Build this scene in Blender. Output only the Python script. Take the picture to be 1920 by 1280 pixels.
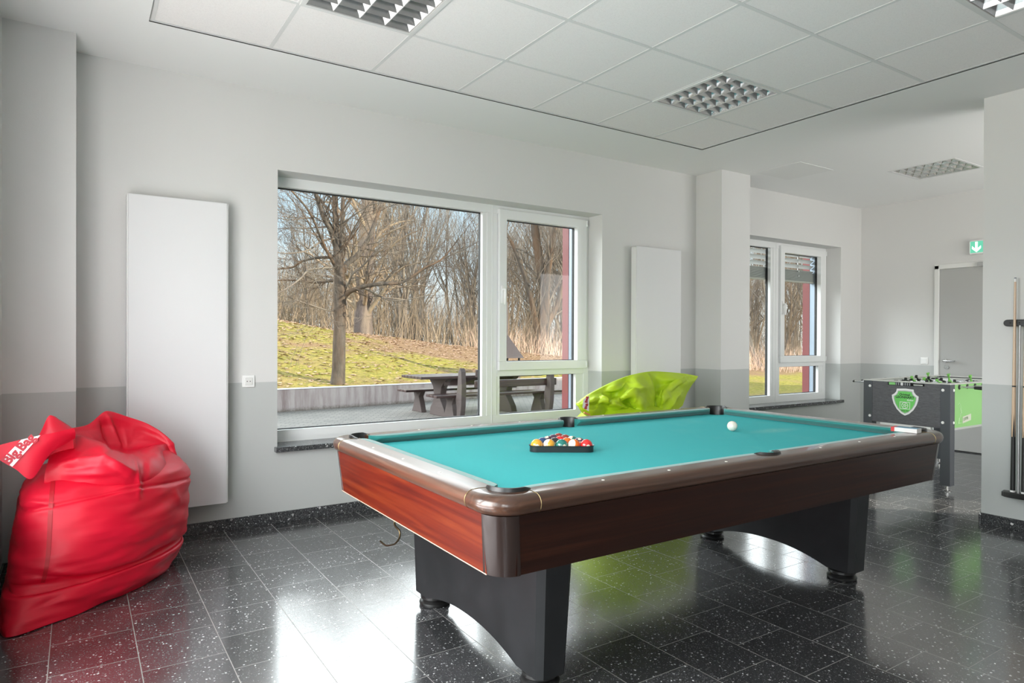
import bpy, bmesh, math, random
from mathutils import Vector, Matrix, noise
import numpy as np

for o in list(bpy.data.objects):
    bpy.data.objects.remove(o, do_unlink=True)
sc = bpy.context.scene
COL = sc.collection
PI = math.pi

# ------------------------------------------------------------------ camera
CAM = Vector((0.0, -4.7615, 1.2912))
FPX, YAW, PITCH, ROLL = 1244.685, 0.578643, -0.004942, 0.003827
HC = 2.991                                  # ceiling height
_f = Vector((math.sin(YAW)*math.cos(PITCH), math.cos(YAW)*math.cos(PITCH), math.sin(PITCH)))
_r0 = Vector((math.cos(YAW), -math.sin(YAW), 0)); _u0 = _r0.cross(_f)
_r = _r0*math.cos(ROLL)+_u0*math.sin(ROLL); _u = -_r0*math.sin(ROLL)+_u0*math.cos(ROLL)
cd = bpy.data.cameras.new('camera'); cam = bpy.data.objects.new('camera', cd); COL.objects.link(cam)
cd.sensor_width = 36; cd.lens = FPX*36/1920; cd.clip_start = .05; cd.clip_end = 400
cam.matrix_world = Matrix(((_r.x, _u.x, -_f.x, CAM.x), (_r.y, _u.y, -_f.y, CAM.y), (_r.z, _u.z, -_f.z, CAM.z), (0, 0, 0, 1)))
sc.camera = cam

def at(px, py, ax, v):
    """point of the place seen at a pixel of the 1920x1280 photo, on the plane axis=v"""
    d = _f*FPX + _r*(px-960) + _u*(640-py)
    t = (v-CAM[ax])/d[ax]
    return CAM+d*t
def atY(px, py, Y): return at(px, py, 1, Y)

# ------------------------------------------------------------------ world, sun, exposure
sc.view_settings.view_transform = 'Standard'; sc.view_settings.look = 'None'
sc.view_settings.exposure = -0.02; sc.view_settings.gamma = 1.0
sc.view_settings.use_curve_mapping = False
sc.cycles.use_denoising = True
sc.cycles.max_bounces = 10; sc.cycles.diffuse_bounces = 6; sc.cycles.glossy_bounces = 5
sc.cycles.transparent_max_bounces = 24; sc.cycles.transmission_bounces = 6
sc.cycles.sample_clamp_indirect = 6.0
sc.cycles.caustics_reflective = False; sc.cycles.caustics_refractive = False

w = bpy.data.worlds.new('sky'); sc.world = w; w.use_nodes = True
nt = w.node_tree; nt.nodes.clear()
def N(t, kind, **kw):
    n = t.nodes.new(kind)
    for k, v in kw.items():
        if k in n.inputs.keys() if isinstance(k, str) else False: n.inputs[k].default_value = v
        else: setattr(n, k, v)
    return n
def math_(t, op, a, b=None, c=None, clamp=False):
    n = t.nodes.new('ShaderNodeMath'); n.operation = op; n.use_clamp = clamp
    for i, x in enumerate((a, b, c)):
        if x is None: continue
        if isinstance(x, (int, float)): n.inputs[i].default_value = x
        else: t.links.new(x, n.inputs[i])
    return n.outputs[0]
def maprange(t, v, a, b, c, d, smooth=True):
    n = t.nodes.new('ShaderNodeMapRange'); n.interpolation_type = 'SMOOTHSTEP' if smooth else 'LINEAR'
    t.links.new(v, n.inputs[0])
    for i, x in enumerate((a, b, c, d)): n.inputs[i+1].default_value = x
    return n.outputs[0]
def mixc(t, fac, a, b, blend='MIX'):
    n = t.nodes.new('ShaderNodeMix'); n.data_type = 'RGBA'; n.blend_type = blend
    for i, x in ((0, fac), (6, a), (7, b)):
        if isinstance(x, (int, float)): n.inputs[i].default_value = x
        elif isinstance(x, tuple): n.inputs[i].default_value = (*x, 1) if len(x) == 3 else x
        else: t.links.new(x, n.inputs[i])
    return n.outputs[2]
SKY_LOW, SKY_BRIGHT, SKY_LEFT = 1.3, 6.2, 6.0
tc = nt.nodes.new('ShaderNodeTexCoord'); sx = nt.nodes.new('ShaderNodeSeparateXYZ')
nt.links.new(tc.outputs['Generated'], sx.inputs[0])
X_, Y_, Z_ = sx.outputs
el = Z_
hz = maprange(nt, el, 0.0, 0.22, 0, 1)
col = mixc(nt, hz, (0.90, 0.96, 1.0), (0.60, 0.82, 1.0))
# bright sky bands added to light the room, north above woods and west
added_band = math_(nt, 'MULTIPLY', maprange(nt, el, 0.205, 0.26, 0, 1), maprange(nt, el, 0.80, 0.62, 0, 1))
north = math_(nt, 'MULTIPLY', added_band, maprange(nt, Y_, 0.30, 0.60, 0, 1))
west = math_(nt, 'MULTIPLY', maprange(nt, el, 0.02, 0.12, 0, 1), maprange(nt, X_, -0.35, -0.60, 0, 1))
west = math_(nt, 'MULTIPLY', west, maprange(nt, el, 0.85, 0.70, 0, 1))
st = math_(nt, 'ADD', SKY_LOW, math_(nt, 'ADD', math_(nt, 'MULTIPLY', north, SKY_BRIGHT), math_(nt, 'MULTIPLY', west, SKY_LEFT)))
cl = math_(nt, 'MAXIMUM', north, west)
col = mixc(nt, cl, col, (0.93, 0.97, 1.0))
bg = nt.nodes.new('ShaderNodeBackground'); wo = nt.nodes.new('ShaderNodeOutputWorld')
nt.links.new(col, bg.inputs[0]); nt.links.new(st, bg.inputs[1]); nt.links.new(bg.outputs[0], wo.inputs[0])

sd = bpy.data.lights.new('sun', 'SUN'); sun = bpy.data.objects.new('sun', sd); COL.objects.link(sun)
sd.energy = 12.0; sd.angle = 0.02; sd.color = (1.0, 0.90, 0.74)
sun.rotation_euler = Vector((-0.62, 0.75, -0.335)).to_track_quat('-Z', 'Y').to_euler(); sun.location = (20, -20, 12)

def area(name, loc, aim, sx_, sy_, energy, color=(1, .98, .95)):
    l = bpy.data.lights.new(name, 'AREA'); l.shape = 'RECTANGLE'; l.size = sx_; l.size_y = sy_; l.energy = energy; l.color = color
    o = bpy.data.objects.new(name, l); COL.objects.link(o); o.location = loc
    o.rotation_euler = (Vector(aim)).to_track_quat('-Z', 'Z').to_euler(); return o
# daylight stand-in at the near left window, then two added fill lights
area('left_side_light', (-.80, -2.57, 1.50), (1, 0.0, 0.40), 3.1, 1.9, 205, (1, .97, .98))
area('left_side_light', (-.80, -5.75, 1.50), (1, 0.25, 0.25), 2.2, 1.9, 75, (1, .97, .98))  # added behind the camera to brighten the right wall
area('side_room_fill', (7.0, -4.85, 1.5), (0, 1, 0.05), 2.6, 2.4, 100)  # added fill that brightens the side room walls

# ------------------------------------------------------------------ materials
def mat(name, color=(.8, .8, .8), rough=.5, metal=0., spec=.5, coat=0., coat_r=.05, fn=None, emis=None):
    m = bpy.data.materials.new(name); m.use_nodes = True; t = m.node_tree
    b = t.nodes['Principled BSDF']
    b.inputs['Base Color'].default_value = (*color, 1); b.inputs['Roughness'].default_value = rough
    b.inputs['Metallic'].default_value = metal; b.inputs['Specular IOR Level'].default_value = spec
    b.inputs['Coat Weight'].default_value = coat; b.inputs['Coat Roughness'].default_value = coat_r
    if emis: b.inputs['Emission Color'].default_value = (*emis[0], 1); b.inputs['Emission Strength'].default_value = emis[1]
    if fn: fn(t, b)
    return m
def coords(t, kind='Object', scale=(1, 1, 1), rot=(0, 0, 0), loc=(0, 0, 0)):
    c = t.nodes.new('ShaderNodeTexCoord')
    if kind == 'World':
        g = t.nodes.new('ShaderNodeNewGeometry'); src = g.outputs['Position']
    else: src = c.outputs[kind]
    m = t.nodes.new('ShaderNodeMapping'); t.links.new(src, m.inputs[0])
    m.inputs['Scale'].default_value = scale; m.inputs['Rotation'].default_value = rot; m.inputs['Location'].default_value = loc
    return m.outputs[0]
def noise_(t, vec, scale, detail=4, rough=.5, dist=0):
    n = t.nodes.new('ShaderNodeTexNoise'); t.links.new(vec, n.inputs['Vector'])
    n.inputs['Scale'].default_value = scale; n.inputs['Detail'].default_value = detail
    n.inputs['Roughness'].default_value = rough; n.inputs['Distortion'].default_value = dist
    return n.outputs['Fac']
def ramp(t, v, stops, interp='LINEAR'):
    n = t.nodes.new('ShaderNodeValToRGB'); n.color_ramp.interpolation = interp
    while len(n.color_ramp.elements) < len(stops): n.color_ramp.elements.new(.5)
    for e, (p, c) in zip(n.color_ramp.elements, stops): e.position = p; e.color = (*c, 1) if len(c) == 3 else c
    t.links.new(v, n.inputs[0]); return n.outputs[0]
def bump(t, b, h, strength=.2, dist=.01):
    n = t.nodes.new('ShaderNodeBump'); n.inputs['Strength'].default_value = strength; n.inputs['Distance'].default_value = dist
    t.links.new(h, n.inputs['Height']); t.links.new(n.outputs[0], b.inputs['Normal'])

def wall_fn(t, b):
    g = t.nodes.new('ShaderNodeNewGeometry'); s = t.nodes.new('ShaderNodeSeparateXYZ'); t.links.new(g.outputs['Position'], s.inputs[0])
    f = math_(t, 'GREATER_THAN', s.outputs[2], 0.983)
    v = coords(t, 'World'); n = noise_(t, v, 1.4, 3)
    up = mixc(t, n, (.655, .65, .64), (.69, .685, .675)); lo = mixc(t, n, (.475, .49, .48), (.505, .52, .51))
    t.links.new(mixc(t, f, lo, up), b.inputs['Base Color'])
    bump(t, b, noise_(t, v, 260, 3), .18, .002)
M = {}
M['wall'] = mat('wall_paint', rough=.75, spec=.3, fn=wall_fn)
def plaster_fn(t, b):
    bump(t, b, noise_(t, coords(t, 'World'), 220, 3), .12, .002)
M['ceiling'] = mat('ceiling_plaster', (.84, .84, .835), .8, spec=.2, fn=plaster_fn)
def tile_fn(t, b):
    v = coords(t, 'World'); n = noise_(t, v, 170, 5, .7)
    t.links.new(ramp(t, n, [(.35, (.80, .775, .77)), (.5, (.86, .835, .83)), (.7, (.88, .855, .85))]), b.inputs['Base Color'])
    bump(t, b, n, .25, .003)
M['tile'] = mat('ceiling_tile', rough=.9, spec=.15, fn=tile_fn)
M['tbar'] = mat('white_metal_bar', (.69, .69, .685), .45)
def terrazzo(gloss=True):
    def fn(t, b):
        v = coords(t, 'World')
        def chips(scale, thr, seed):
            vo = t.nodes.new('ShaderNodeTexVoronoi'); vo.feature = 'F1'; vo.inputs['Scale'].default_value = scale; vo.inputs['Randomness'].default_value = 1
            nn = t.nodes.new('ShaderNodeTexNoise'); nn.inputs['Scale'].default_value = scale*.8; t.links.new(v, nn.inputs['Vector'])
            ad = t.nodes.new('ShaderNodeVectorMath'); ad.operation = 'MULTIPLY_ADD'; t.links.new(nn.outputs['Color'], ad.inputs[0])
            ad.inputs[1].default_value = (.9/scale,)*3; t.links.new(v, ad.inputs[2]); t.links.new(ad.outputs[0], vo.inputs['Vector'])
            sp = t.nodes.new('ShaderNodeSeparateColor'); t.links.new(vo.outputs['Color'], sp.inputs[0])
            pick = math_(t, 'GREATER_THAN', sp.outputs[seed], thr)
            near = math_(t, 'LESS_THAN', vo.outputs['Distance'], .34)
            return math_(t, 'MULTIPLY', pick, near), sp.outputs[(seed+1) % 3]
        a, ca = chips(85, .86, 0); d, cb = chips(150, .72, 1); e, ce = chips(38, .93, 2)
        n = noise_(t, v, 120, 5, .7)
        base = ramp(t, n, [(.3, (.016, .017, .018)), (.52, (.050, .051, .054)), (.72, (.15, .152, .155))])
        c = mixc(t, d, base, mixc(t, cb, (.08, .085, .09), (.32, .32, .32)))
        c = mixc(t, a, c, mixc(t, ca, (.22, .23, .23), (.75, .76, .76)))
        c = mixc(t, e, c, mixc(t, ce, (.16, .16, .16), (.7, .7, .7)))
        if gloss:
            s = t.nodes.new('ShaderNodeSeparateXYZ'); t.links.new(v, s.inputs[0])
            cx = math_(t, 'DIVIDE', math_(t, 'SUBTRACT', s.outputs[0], .812-.3035*20), .3035)
            ix = math_(t, 'FLOOR', cx); fx = math_(t, 'FRACT', cx)
            par = math_(t, 'MODULO', ix, 2.0)
            cy = math_(t, 'ADD', math_(t, 'DIVIDE', math_(t, 'SUBTRACT', s.outputs[1], -1.54-.31*30), .31), math_(t, 'MULTIPLY', par, -.47))
            iy = math_(t, 'FLOOR', cy); fy = math_(t, 'FRACT', cy)
            ex = math_(t, 'MINIMUM', fx, math_(t, 'SUBTRACT', 1.0, fx)); ey = math_(t, 'MINIMUM', fy, math_(t, 'SUBTRACT', 1.0, fy))
            jx = math_(t, 'LESS_THAN', ex, .0060); jy = math_(t, 'LESS_THAN', ey, .0045); j = math_(t, 'MAXIMUM', jx, jy)
            wn = t.nodes.new('ShaderNodeTexWhiteNoise'); cb_ = t.nodes.new('ShaderNodeCombineXYZ')
            t.links.new(ix, cb_.inputs[0]); t.links.new(iy, cb_.inputs[1]); t.links.new(cb_.outputs[0], wn.inputs['Vector'])
            tone = maprange(t, wn.outputs['Value'], 0, 1, .75, 1.3, False)
            vm = t.nodes.new('ShaderNodeVectorMath'); vm.operation = 'SCALE'; t.links.new(c, vm.inputs[0]); t.links.new(tone, vm.inputs['Scale'])
            c = mixc(t, j, vm.outputs[0], (.20, .195, .18))
            rr = math_(t, 'ADD', math_(t, 'MULTIPLY', j, .4), maprange(t, noise_(t, v, 2.2, 4), .3, .7,   .13, .19, False))
            t.links.new(rr, b.inputs['Roughness'])
            bump(t, b, math_(t, 'MULTIPLY', j, -1.0), .25, .002)
        t.links.new(c, b.inputs['Base Color'])
    return fn
M['floor'] = mat('terrazzo_floor', rough=.13, spec=.9, fn=terrazzo(True))
M['floor'].node_tree.nodes['Principled BSDF'].inputs['IOR'].default_value = 2.05
M['stone'] = mat('terrazzo_stone', rough=.16, spec=.6, fn=terrazzo(False))
M['pvc'] = mat('white_window_plastic', (.82, .83, .83), .28, spec=.5)
M['gasket'] = mat('black_rubber', (.015, .015, .016), .6)
M['alu'] = mat('grey_blue_aluminium', (.30, .36, .44), .35, metal=.3)
M['redpanel'] = mat('dark_red_panel', (.20, .035, .035), .5)
M['radiator'] = mat('white_radiator_enamel', (.72, .72, .73), .32)
M['white'] = mat('white_plastic', (.83, .83, .82), .35)
M['grey_plate'] = mat('light_grey_plastic', (.6, .6, .6), .4)
M['door'] = mat('grey_door_paint', (.42, .42, .41), .5)
M['steel'] = mat('brushed_steel', (.62, .62, .62), .25, metal=1)
M['chrome'] = mat('chrome', (.8, .8, .82), .08, metal=1)
M['mirror'] = mat('louvre_aluminium', (.60, .60, .60), .22, metal=1)
M['mirror_d'] = mat('louvre_matt_aluminium', (.42, .42, .42), .4, metal=.6)
M['tube'] = mat('fluorescent_tube', (.9, .9, .88), .3)
def glass_mat():
    m = bpy.data.materials.new('window_glass'); m.use_nodes = True; t = m.node_tree; t.nodes.clear()
    tr = t.nodes.new('ShaderNodeBsdfTransparent'); gl = t.nodes.new('ShaderNodeBsdfGlossy'); gl.inputs['Roughness'].default_value = 0.0
    tr.inputs[0].default_value = (.95, .97, .96, 1)
    fr = t.nodes.new('ShaderNodeFresnel'); fr.inputs[0].default_value = 1.52
    mx = t.nodes.new('ShaderNodeMixShader'); o = t.nodes.new('ShaderNodeOutputMaterial')
    geo = t.nodes.new('ShaderNodeNewGeometry')
    k = math_(t, 'MULTIPLY', math_(t, 'MULTIPLY', fr.outputs[0], .7, clamp=True), math_(t, 'SUBTRACT', 1.0, geo.outputs['Backfacing']))
    t.links.new(k, mx.inputs[0]); t.links.new(tr.outputs[0], mx.inputs[1]); t.links.new(gl.outputs[0], mx.inputs[2]); t.links.new(mx.outputs[0], o.inputs[0])
    return m
M['glass'] = glass_mat()
def wood(c1, c2, c3, rough, coat, scale=(1, 14, 14), ns=1.6):
    def fn(t, b):
        v = coords(t, 'World', scale)
        n = noise_(t, v, ns, 6, .6, .6); n2 = noise_(t, v, ns*9, 4, .7, .2)
        c = ramp(t, n, [(.3, c1), (.5, c2), (.68, c3)])
        c = mixc(t, math_(t, 'MULTIPLY', n2, .35), c, c1)
        t.links.new(c, b.inputs['Base Color'])
        b.inputs['Roughness'].default_value = rough; b.inputs['Coat Weight'].default_value = coat; b.inputs['Coat Roughness'].default_value = .12 if coat < .9 else .32
    return fn
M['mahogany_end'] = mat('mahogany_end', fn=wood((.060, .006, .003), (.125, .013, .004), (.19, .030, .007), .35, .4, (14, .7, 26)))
M['mahogany_side_shaded'] = mat('mahogany_side_shaded', spec=.25, fn=wood((.014, .0045, .003), (.026, .0075, .004), (.045, .013, .006), .38, .12, (.7, 14, 34)))  # same mahogany as the ends, with shade darkened into its colour
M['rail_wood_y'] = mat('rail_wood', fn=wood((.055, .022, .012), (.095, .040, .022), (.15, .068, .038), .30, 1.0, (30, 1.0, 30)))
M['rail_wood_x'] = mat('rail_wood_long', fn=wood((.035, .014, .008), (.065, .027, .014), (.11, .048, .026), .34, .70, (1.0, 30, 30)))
M['corner_wood'] = mat('dark_corner', (.018, .009, .007), .3, coat=.4)
def cloth_fn(t, b):
    v = coords(t, 'World'); n = noise_(t, v, 900, 2); n2 = noise_(t, v, 2.5, 4, .6, .4)
    c = mixc(t, n, (.040, .40, .42), (.070, .48, .495))
    f = math_(t, 'MULTIPLY', maprange(t, n2, .52, .72, 0, 1), .12)
    # chalk wear where the rack and the break shot sit
    g = t.nodes.new('ShaderNodeNewGeometry'); vm = t.nodes.new('ShaderNodeVectorMath'); vm.operation = 'DISTANCE'
    sc_ = t.nodes.new('ShaderNodeMapping'); sc_.inputs['Scale'].default_value = (1.6, 4.5, 0); t.links.new(g.outputs['Position'], sc_.inputs[0])
    t.links.new(sc_.outputs[0], vm.inputs[0]); vm.inputs[1].default_value = (3.34*1.6, -2.40*4.5, 0)
    sp = math_(t, 'MULTIPLY', maprange(t, vm.outputs['Value'], .05, .42, .55, 0), maprange(t, noise_(t, v, 30, 4), .3, .6, .4, 1))
    t.links.new(mixc(t, math_(t, 'MAXIMUM', f, sp), c, (.22, .52, .48)), b.inputs['Base Color'])
    bump(t, b, n, .1, .001)
M['cloth'] = mat('turquoise_cloth', rough=.85, spec=.2, fn=cloth_fn)
M['cushion'] = mat('green_cushion_cloth', (.012, .19, .175), .7, spec=.35)
M['cushion'].node_tree.nodes['Principled BSDF'].inputs['Sheen Weight'].default_value = .3
M['black'] = mat('black_plastic', (.012, .012, .012), .35)
M['void'] = mat('black_lining', (.004, .004, .004), .9)
def leg_fn(t, b):
    v = coords(t, 'World'); n = noise_(t, v, 6, 5)
    t.links.new(ramp(t, n, [(.3, (.010, .011, .012)), (.7, (.019, .020, .022))]), b.inputs['Base Color'])
M['leg'] = mat('charcoal_laminate', rough=.38, spec=.45, fn=leg_fn)
M['brass'] = mat('brass', (.42, .32, .16), .3, metal=1)
def fabric(c1, c2):
    def fn(t, b):
        v = coords(t, 'Object'); n = noise_(t, v, 700, 2); n2 = noise_(t, v, 5, 4)
        t.links.new(mixc(t, n2, c1, c2), b.inputs['Base Color']); bump(t, b, n, .08, .001)
    return fn
M['red'] = mat('red_nylon', rough=.48, spec=.45, fn=fabric((.58, .002, .020), (.66, .003, .030)))
M['green_bag'] = mat('lime_nylon', rough=.48, spec=.45, fn=fabric((.42, .60, .015), (.50, .68, .02)))
M['label'] = mat('white_label', (.82, .81, .80), .5)
M['label_red'] = mat('label_lettering', (.45, .012, .03), .5)
M['darkred_seam'] = mat('red_tape', (.42, .002, .012), .5)
M['orange'] = mat('orange_wood', (.75, .32, .12), .5)

# ------------------------------------------------------------------ mesh helpers
class MB:
    def __init__(s, T=None): s.v = []; s.f = []; s.mi = []; s.T = T
    def add(s, vs, fs, m=0):
        b = len(s.v); T = s.T
        for p in vs:
            p = Vector(p)
            if T is not None: p = T @ p
            s.v.append(p)
        for f in fs: s.f.append(tuple(i+b for i in f)); s.mi.append(m)
        return s
    def box(s, x0, x1, y0, y1, z0, z1, m=0):
        x0, x1 = sorted((x0, x1)); y0, y1 = sorted((y0, y1)); z0, z1 = sorted((z0, z1))
        v = [(x, y, z) for z in (z0, z1) for x, y in ((x0, y0), (x1, y0), (x1, y1), (x0, y1))]
        return s.add(v, [(3, 2, 1, 0), (4, 5, 6, 7), (0, 1, 5, 4), (1, 2, 6, 5), (2, 3, 7, 6), (3, 0, 4, 7)], m)
    def tube(s, pts, rad, n=8, m=0, cap=True):
        pts = [Vector(p) for p in pts]; k = len(pts)
        if isinstance(rad, (int, float)): rad = [rad]*k
        d0 = (pts[1]-pts[0]).normalized()
        up = Vector((0, 0, 1)) if abs(d0.z) < .9 else Vector((1, 0, 0))
        a = d0.cross(up).normalized(); vs = []
        for i, p in enumerate(pts):
            d = (pts[min(i+1, k-1)]-pts[max(i-1, 0)]).normalized()
            a = (a-d*a.dot(d)).normalized(); b = d.cross(a)
            for j in range(n):
                an = 2*PI*j/n; vs.append(p+(a*math.cos(an)+b*math.sin(an))*rad[i])
        fs = [(i*n+j, i*n+(j+1) % n, (i+1)*n+(j+1) % n, (i+1)*n+j) for i in range(k-1) for j in range(n)]
        if cap: fs += [tuple(range(n-1, -1, -1)), tuple(range((k-1)*n, k*n))]
        return s.add(vs, fs, m)
    def cyl(s, p0, p1, r, n=24, m=0): return s.tube([p0, p1], r, n, m)
    def lathe(s, prof, c, axis=2, n=32, m=0):
        c = Vector(c); vs = []
        for r, h in prof:
            for j in range(n):
                a = 2*PI*j/n; q = [r*math.cos(a), r*math.sin(a), h]
                if axis == 0: q = [h, r*math.cos(a), r*math.sin(a)]
                if axis == 1: q = [r*math.sin(a), h, r*math.cos(a)]
                vs.append(c+Vector(q))
        k = len(prof)
        fs = [(i*n+j, i*n+(j+1) % n, (i+1)*n+(j+1) % n, (i+1)*n+j) for i in range(k-1) for j in range(n)]
        fs += [tuple(range(n-1, -1, -1)), tuple(range((k-1)*n, k*n))]
        return s.add(vs, fs, m)
    def prism(s, poly, z0, z1, m=0):                  # poly of (x, y) swept in z
        n = len(poly)
        return s.add([(x, y, z0) for x, y in poly]+[(x, y, z1) for x, y in poly],
                     [tuple(range(n-1, -1, -1)), tuple(range(n, 2*n))]+[(i, (i+1) % n, n+(i+1) % n, n+i) for i in range(n)], m)
    def sweep(s, rings, closed=True, m=0, cap=True, loop=False):
        n = len(rings[0]); k = len(rings); vs = [p for r in rings for p in r]; fs = []
        for i in range(k if loop else k-1):
            i2 = (i+1) % k
            for j in range(n if closed else n-1):
                fs.append((i*n+j, i*n+(j+1) % n, i2*n+(j+1) % n, i2*n+j))
        if cap and closed and not loop: fs += [tuple(range(n-1, -1, -1)), tuple(range((k-1)*n, k*n))]
        return s.add(vs, fs, m)

def build(name, mb, mats, parent=None, smooth=False, bevel=0, subsurf=0, solid=0, auto=None):
    me = bpy.data.meshes.new(name)
    off = parent_world(parent) if parent else Vector((0, 0, 0))
    me.from_pydata([tuple(p-off) for p in mb.v], [], mb.f)
    if not isinstance(mats, (list, tuple)): mats = [mats]
    for m in mats: me.materials.append(m)
    me.polygons.foreach_set('material_index', mb.mi)
    bm = bmesh.new(); bm.from_mesh(me); bmesh.ops.recalc_face_normals(bm, faces=bm.faces); bm.to_mesh(me); bm.free()
    o = bpy.data.objects.new(name, me); COL.objects.link(o)
    if parent: o.parent = parent
    if bevel:
        md = o.modifiers.new('bevel', 'BEVEL'); md.width = bevel; md.segments = 2; md.limit_method = 'ANGLE'; md.angle_limit = .7
    if subsurf:
        md = o.modifiers.new('sub', 'SUBSURF'); md.levels = md.render_levels = subsurf
    if smooth:
        me.polygons.foreach_set('use_smooth', [True]*len(me.polygons))
        if auto: me.set_sharp_from_angle(angle=auto)
    me.update(); return o
def parent_world(p):
    v = Vector((0, 0, 0))
    while p: v = v+p.location; p = p.parent
    return v
def tag(o, label=None, cat=None, group=None, kind=None):
    if label: o['label'] = label
    if cat: o['category'] = cat
    if group: o['group'] = group
    if kind: o['kind'] = kind
    return o
def thing(name, loc, label, cat, group=None):
    o = bpy.data.objects.new(name, None); COL.objects.link(o); o.location = loc; o.empty_display_size = .1
    return tag(o, label, cat, group)
def struct(name, mb, mats, label=None, cat=None, **kw):
    o = build(name, mb, mats, **kw); return tag(o, label, cat, kind='structure')
def text_mesh(name, body, size, m, parent, matrix, extrude=.0004, offset=0.0, shear=0):
    """matrix: world placement of the lettering's centre (x = reading direction, y = up)"""
    cu = bpy.data.curves.new(name, 'FONT'); cu.body = body; cu.size = size; cu.extrude = extrude; cu.offset = offset; cu.shear = shear
    cu.align_x = 'CENTER'; cu.align_y = 'CENTER'; cu.resolution_u = 3
    cu.materials.append(m)
    o = text_object(name, cu)
    if parent: o.parent = parent; matrix = Matrix.Translation(-parent_world(parent)) @ matrix
    o.matrix_local = matrix
    return o
def text_object(name, cu):
    tmp = bpy.data.objects.new(name+'_tmp', cu); COL.objects.link(tmp); bpy.context.view_layer.update()
    me = bpy.data.meshes.new_from_object(tmp.evaluated_get(bpy.context.evaluated_depsgraph_get()))
    bpy.data.objects.remove(tmp, do_unlink=True)
    if not me.materials: me.materials.append(cu.materials[0])
    o = bpy.data.objects.new(name, me); COL.objects.link(o); return o
def frame_m(o, x, y):
    x = Vector(x).normalized(); y = Vector(y); y = (y-x*y.dot(x)).normalized(); z = x.cross(y)
    return Matrix(((x.x, y.x, z.x, o[0]), (x.y, y.y, z.y, o[1]), (x.z, y.z, z.z, o[2]), (0, 0, 0, 1)))
def catmull(pts, n, closed=False):
    pts = [Vector(p) for p in pts]; k = len(pts); out = []
    segs = k if closed else k-1
    for i in range(segs):
        g = (lambda j: pts[j % k]) if closed else (lambda j: pts[max(0, min(k-1, j))])
        p0, p1, p2, p3 = g(i-1), g(i), g(i+1), g(i+2)
        for s in range(n):
            t = s/n
            out.append(.5*((2*p1)+(-p0+p2)*t+(2*p0-5*p1+4*p2-p3)*t*t+(-p0+3*p1-3*p2+p3)*t**3))
    if not closed: out.append(pts[-1])
    return out

# ================================================================== THE ROOM
XL, XR, XE = -0.342, 5.34, 8.54            # left wall, right wall face, end wall
YB, WT = -7.2, 0.42                        # back wall, outer wall thickness
W1 = (1.16, 4.118); W2 = (5.97, 8.075); WZ = (0.53, 2.456)
W3 = (-4.15, -1.00); W4 = (-6.9, -4.6)                        # left wall windows (along Y), the second added for fill light

b = MB(); b.box(XL-.6, XE+.4, YB-.4, .0, -.25, 0); b.box(XL-.6, XE+.4, 0, WT, -.25, -.001)
struct('floor', b, M['floor'])
# window wall with its two openings
b = MB()
b.box(XL-WT, W1[0], 0, WT, 0, HC); b.box(W1[0], W1[1], 0, WT, 0, WZ[0]-.035); b.box(W1[0], W1[1], 0, WT, WZ[1], HC)
b.box(W1[1], W2[0], 0, WT, 0, HC); b.box(W2[0], W2[1], 0, WT, 0, WZ[0]-.035); b.box(W2[0], W2[1], 0, WT, WZ[1], HC)
b.box(W2[1], XE+.3, 0, WT, 0, HC)
struct('wall_back', b, M['wall'])
b = MB(); b.box(XL, -.011, -.297, 0, 0, HC); struct('wall_left_pier', b, M['wall'])
b = MB(); b.box(5.40, 5.845, -.33, 0, 0, HC); struct('wall_pier', b, M['wall'])
b = MB()
b.box(XL-WT, XL, W3[1], 0, 0, HC); b.box(XL-WT, XL, W4[1], W3[0], 0, HC); b.box(XL-WT, XL, YB, W4[0], 0, HC)
for q in (W3, W4): b.box(XL-WT, XL, q[0], q[1], 0, WZ[0]-.035); b.box(XL-WT, XL, q[0], q[1], WZ[1], HC)
struct('wall_left', b, M['wall'])
b = MB(); b.box(XR, XR+.30, YB, -2.655, 0, HC); struct('wall_right', b, M['wall'])
b = MB()
b.box(XE, XE+.3, -.896, .0, 0, HC); b.box(XE, XE+.3, -5, -1.909, 0, HC); b.box(XE, XE+.3, -1.909, -.896, 2.179, HC)
struct('wall_end', b, M['wall'])
b = MB()
b.box(XR+.3, XE+.3, -5.0, -4.75, 0, .6); b.box(XR+.3, XE+.3, -5.0, -4.75, 2.5, HC); b.box(XR+.3, 5.8, -5.0, -4.75, .6, 2.5); b.box(8.2, XE+.3, -5.0, -4.75, .6, 2.5)
struct('wall_side_room', b, M['wall'])
b = MB()
b.box(XL-WT, XR, YB-.3, YB, 0, HC)
struct('wall_front', b, M['wall'])
# ceiling slab (with the roof above) ; recesses for the luminaires stay inside the tiles
b = MB(); b.box(XL-WT-.3, 26, YB-.6, WT+.25, HC+.13, HC+.75); struct('roof_slab', b, M['ceiling'])  # eastern run added, out of view, to shade the patio
b = MB(); b.box(XE+.3, 26, .0, WT, -.3, HC+.13); struct('wall_sun_block', b, M['ceiling'])  # unseen wall added to keep the sun off the patio
GX, GY, T_ = 4.6958, -0.6877, .625
GX0 = GX-7*T_; GY1 = GY-10*T_
LIGHTS = [(-6, -1), (-2, -1), (-2, -4)]     # cell (i, j) whose far-left corner index counts from the grid corner
LIGHTS = [(-6, -1), (-2, -1), (-2, -4)]
def cell(i, j): return (GX+i*T_, GX+(i+1)*T_, GY+(j-1)*T_, GY+j*T_)
holes = [cell(i, j) for i, j in LIGHTS]
LD = (6.85, 7.47, -1.825, -1.205)           # luminaire in the side room ceiling
b = MB()
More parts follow.
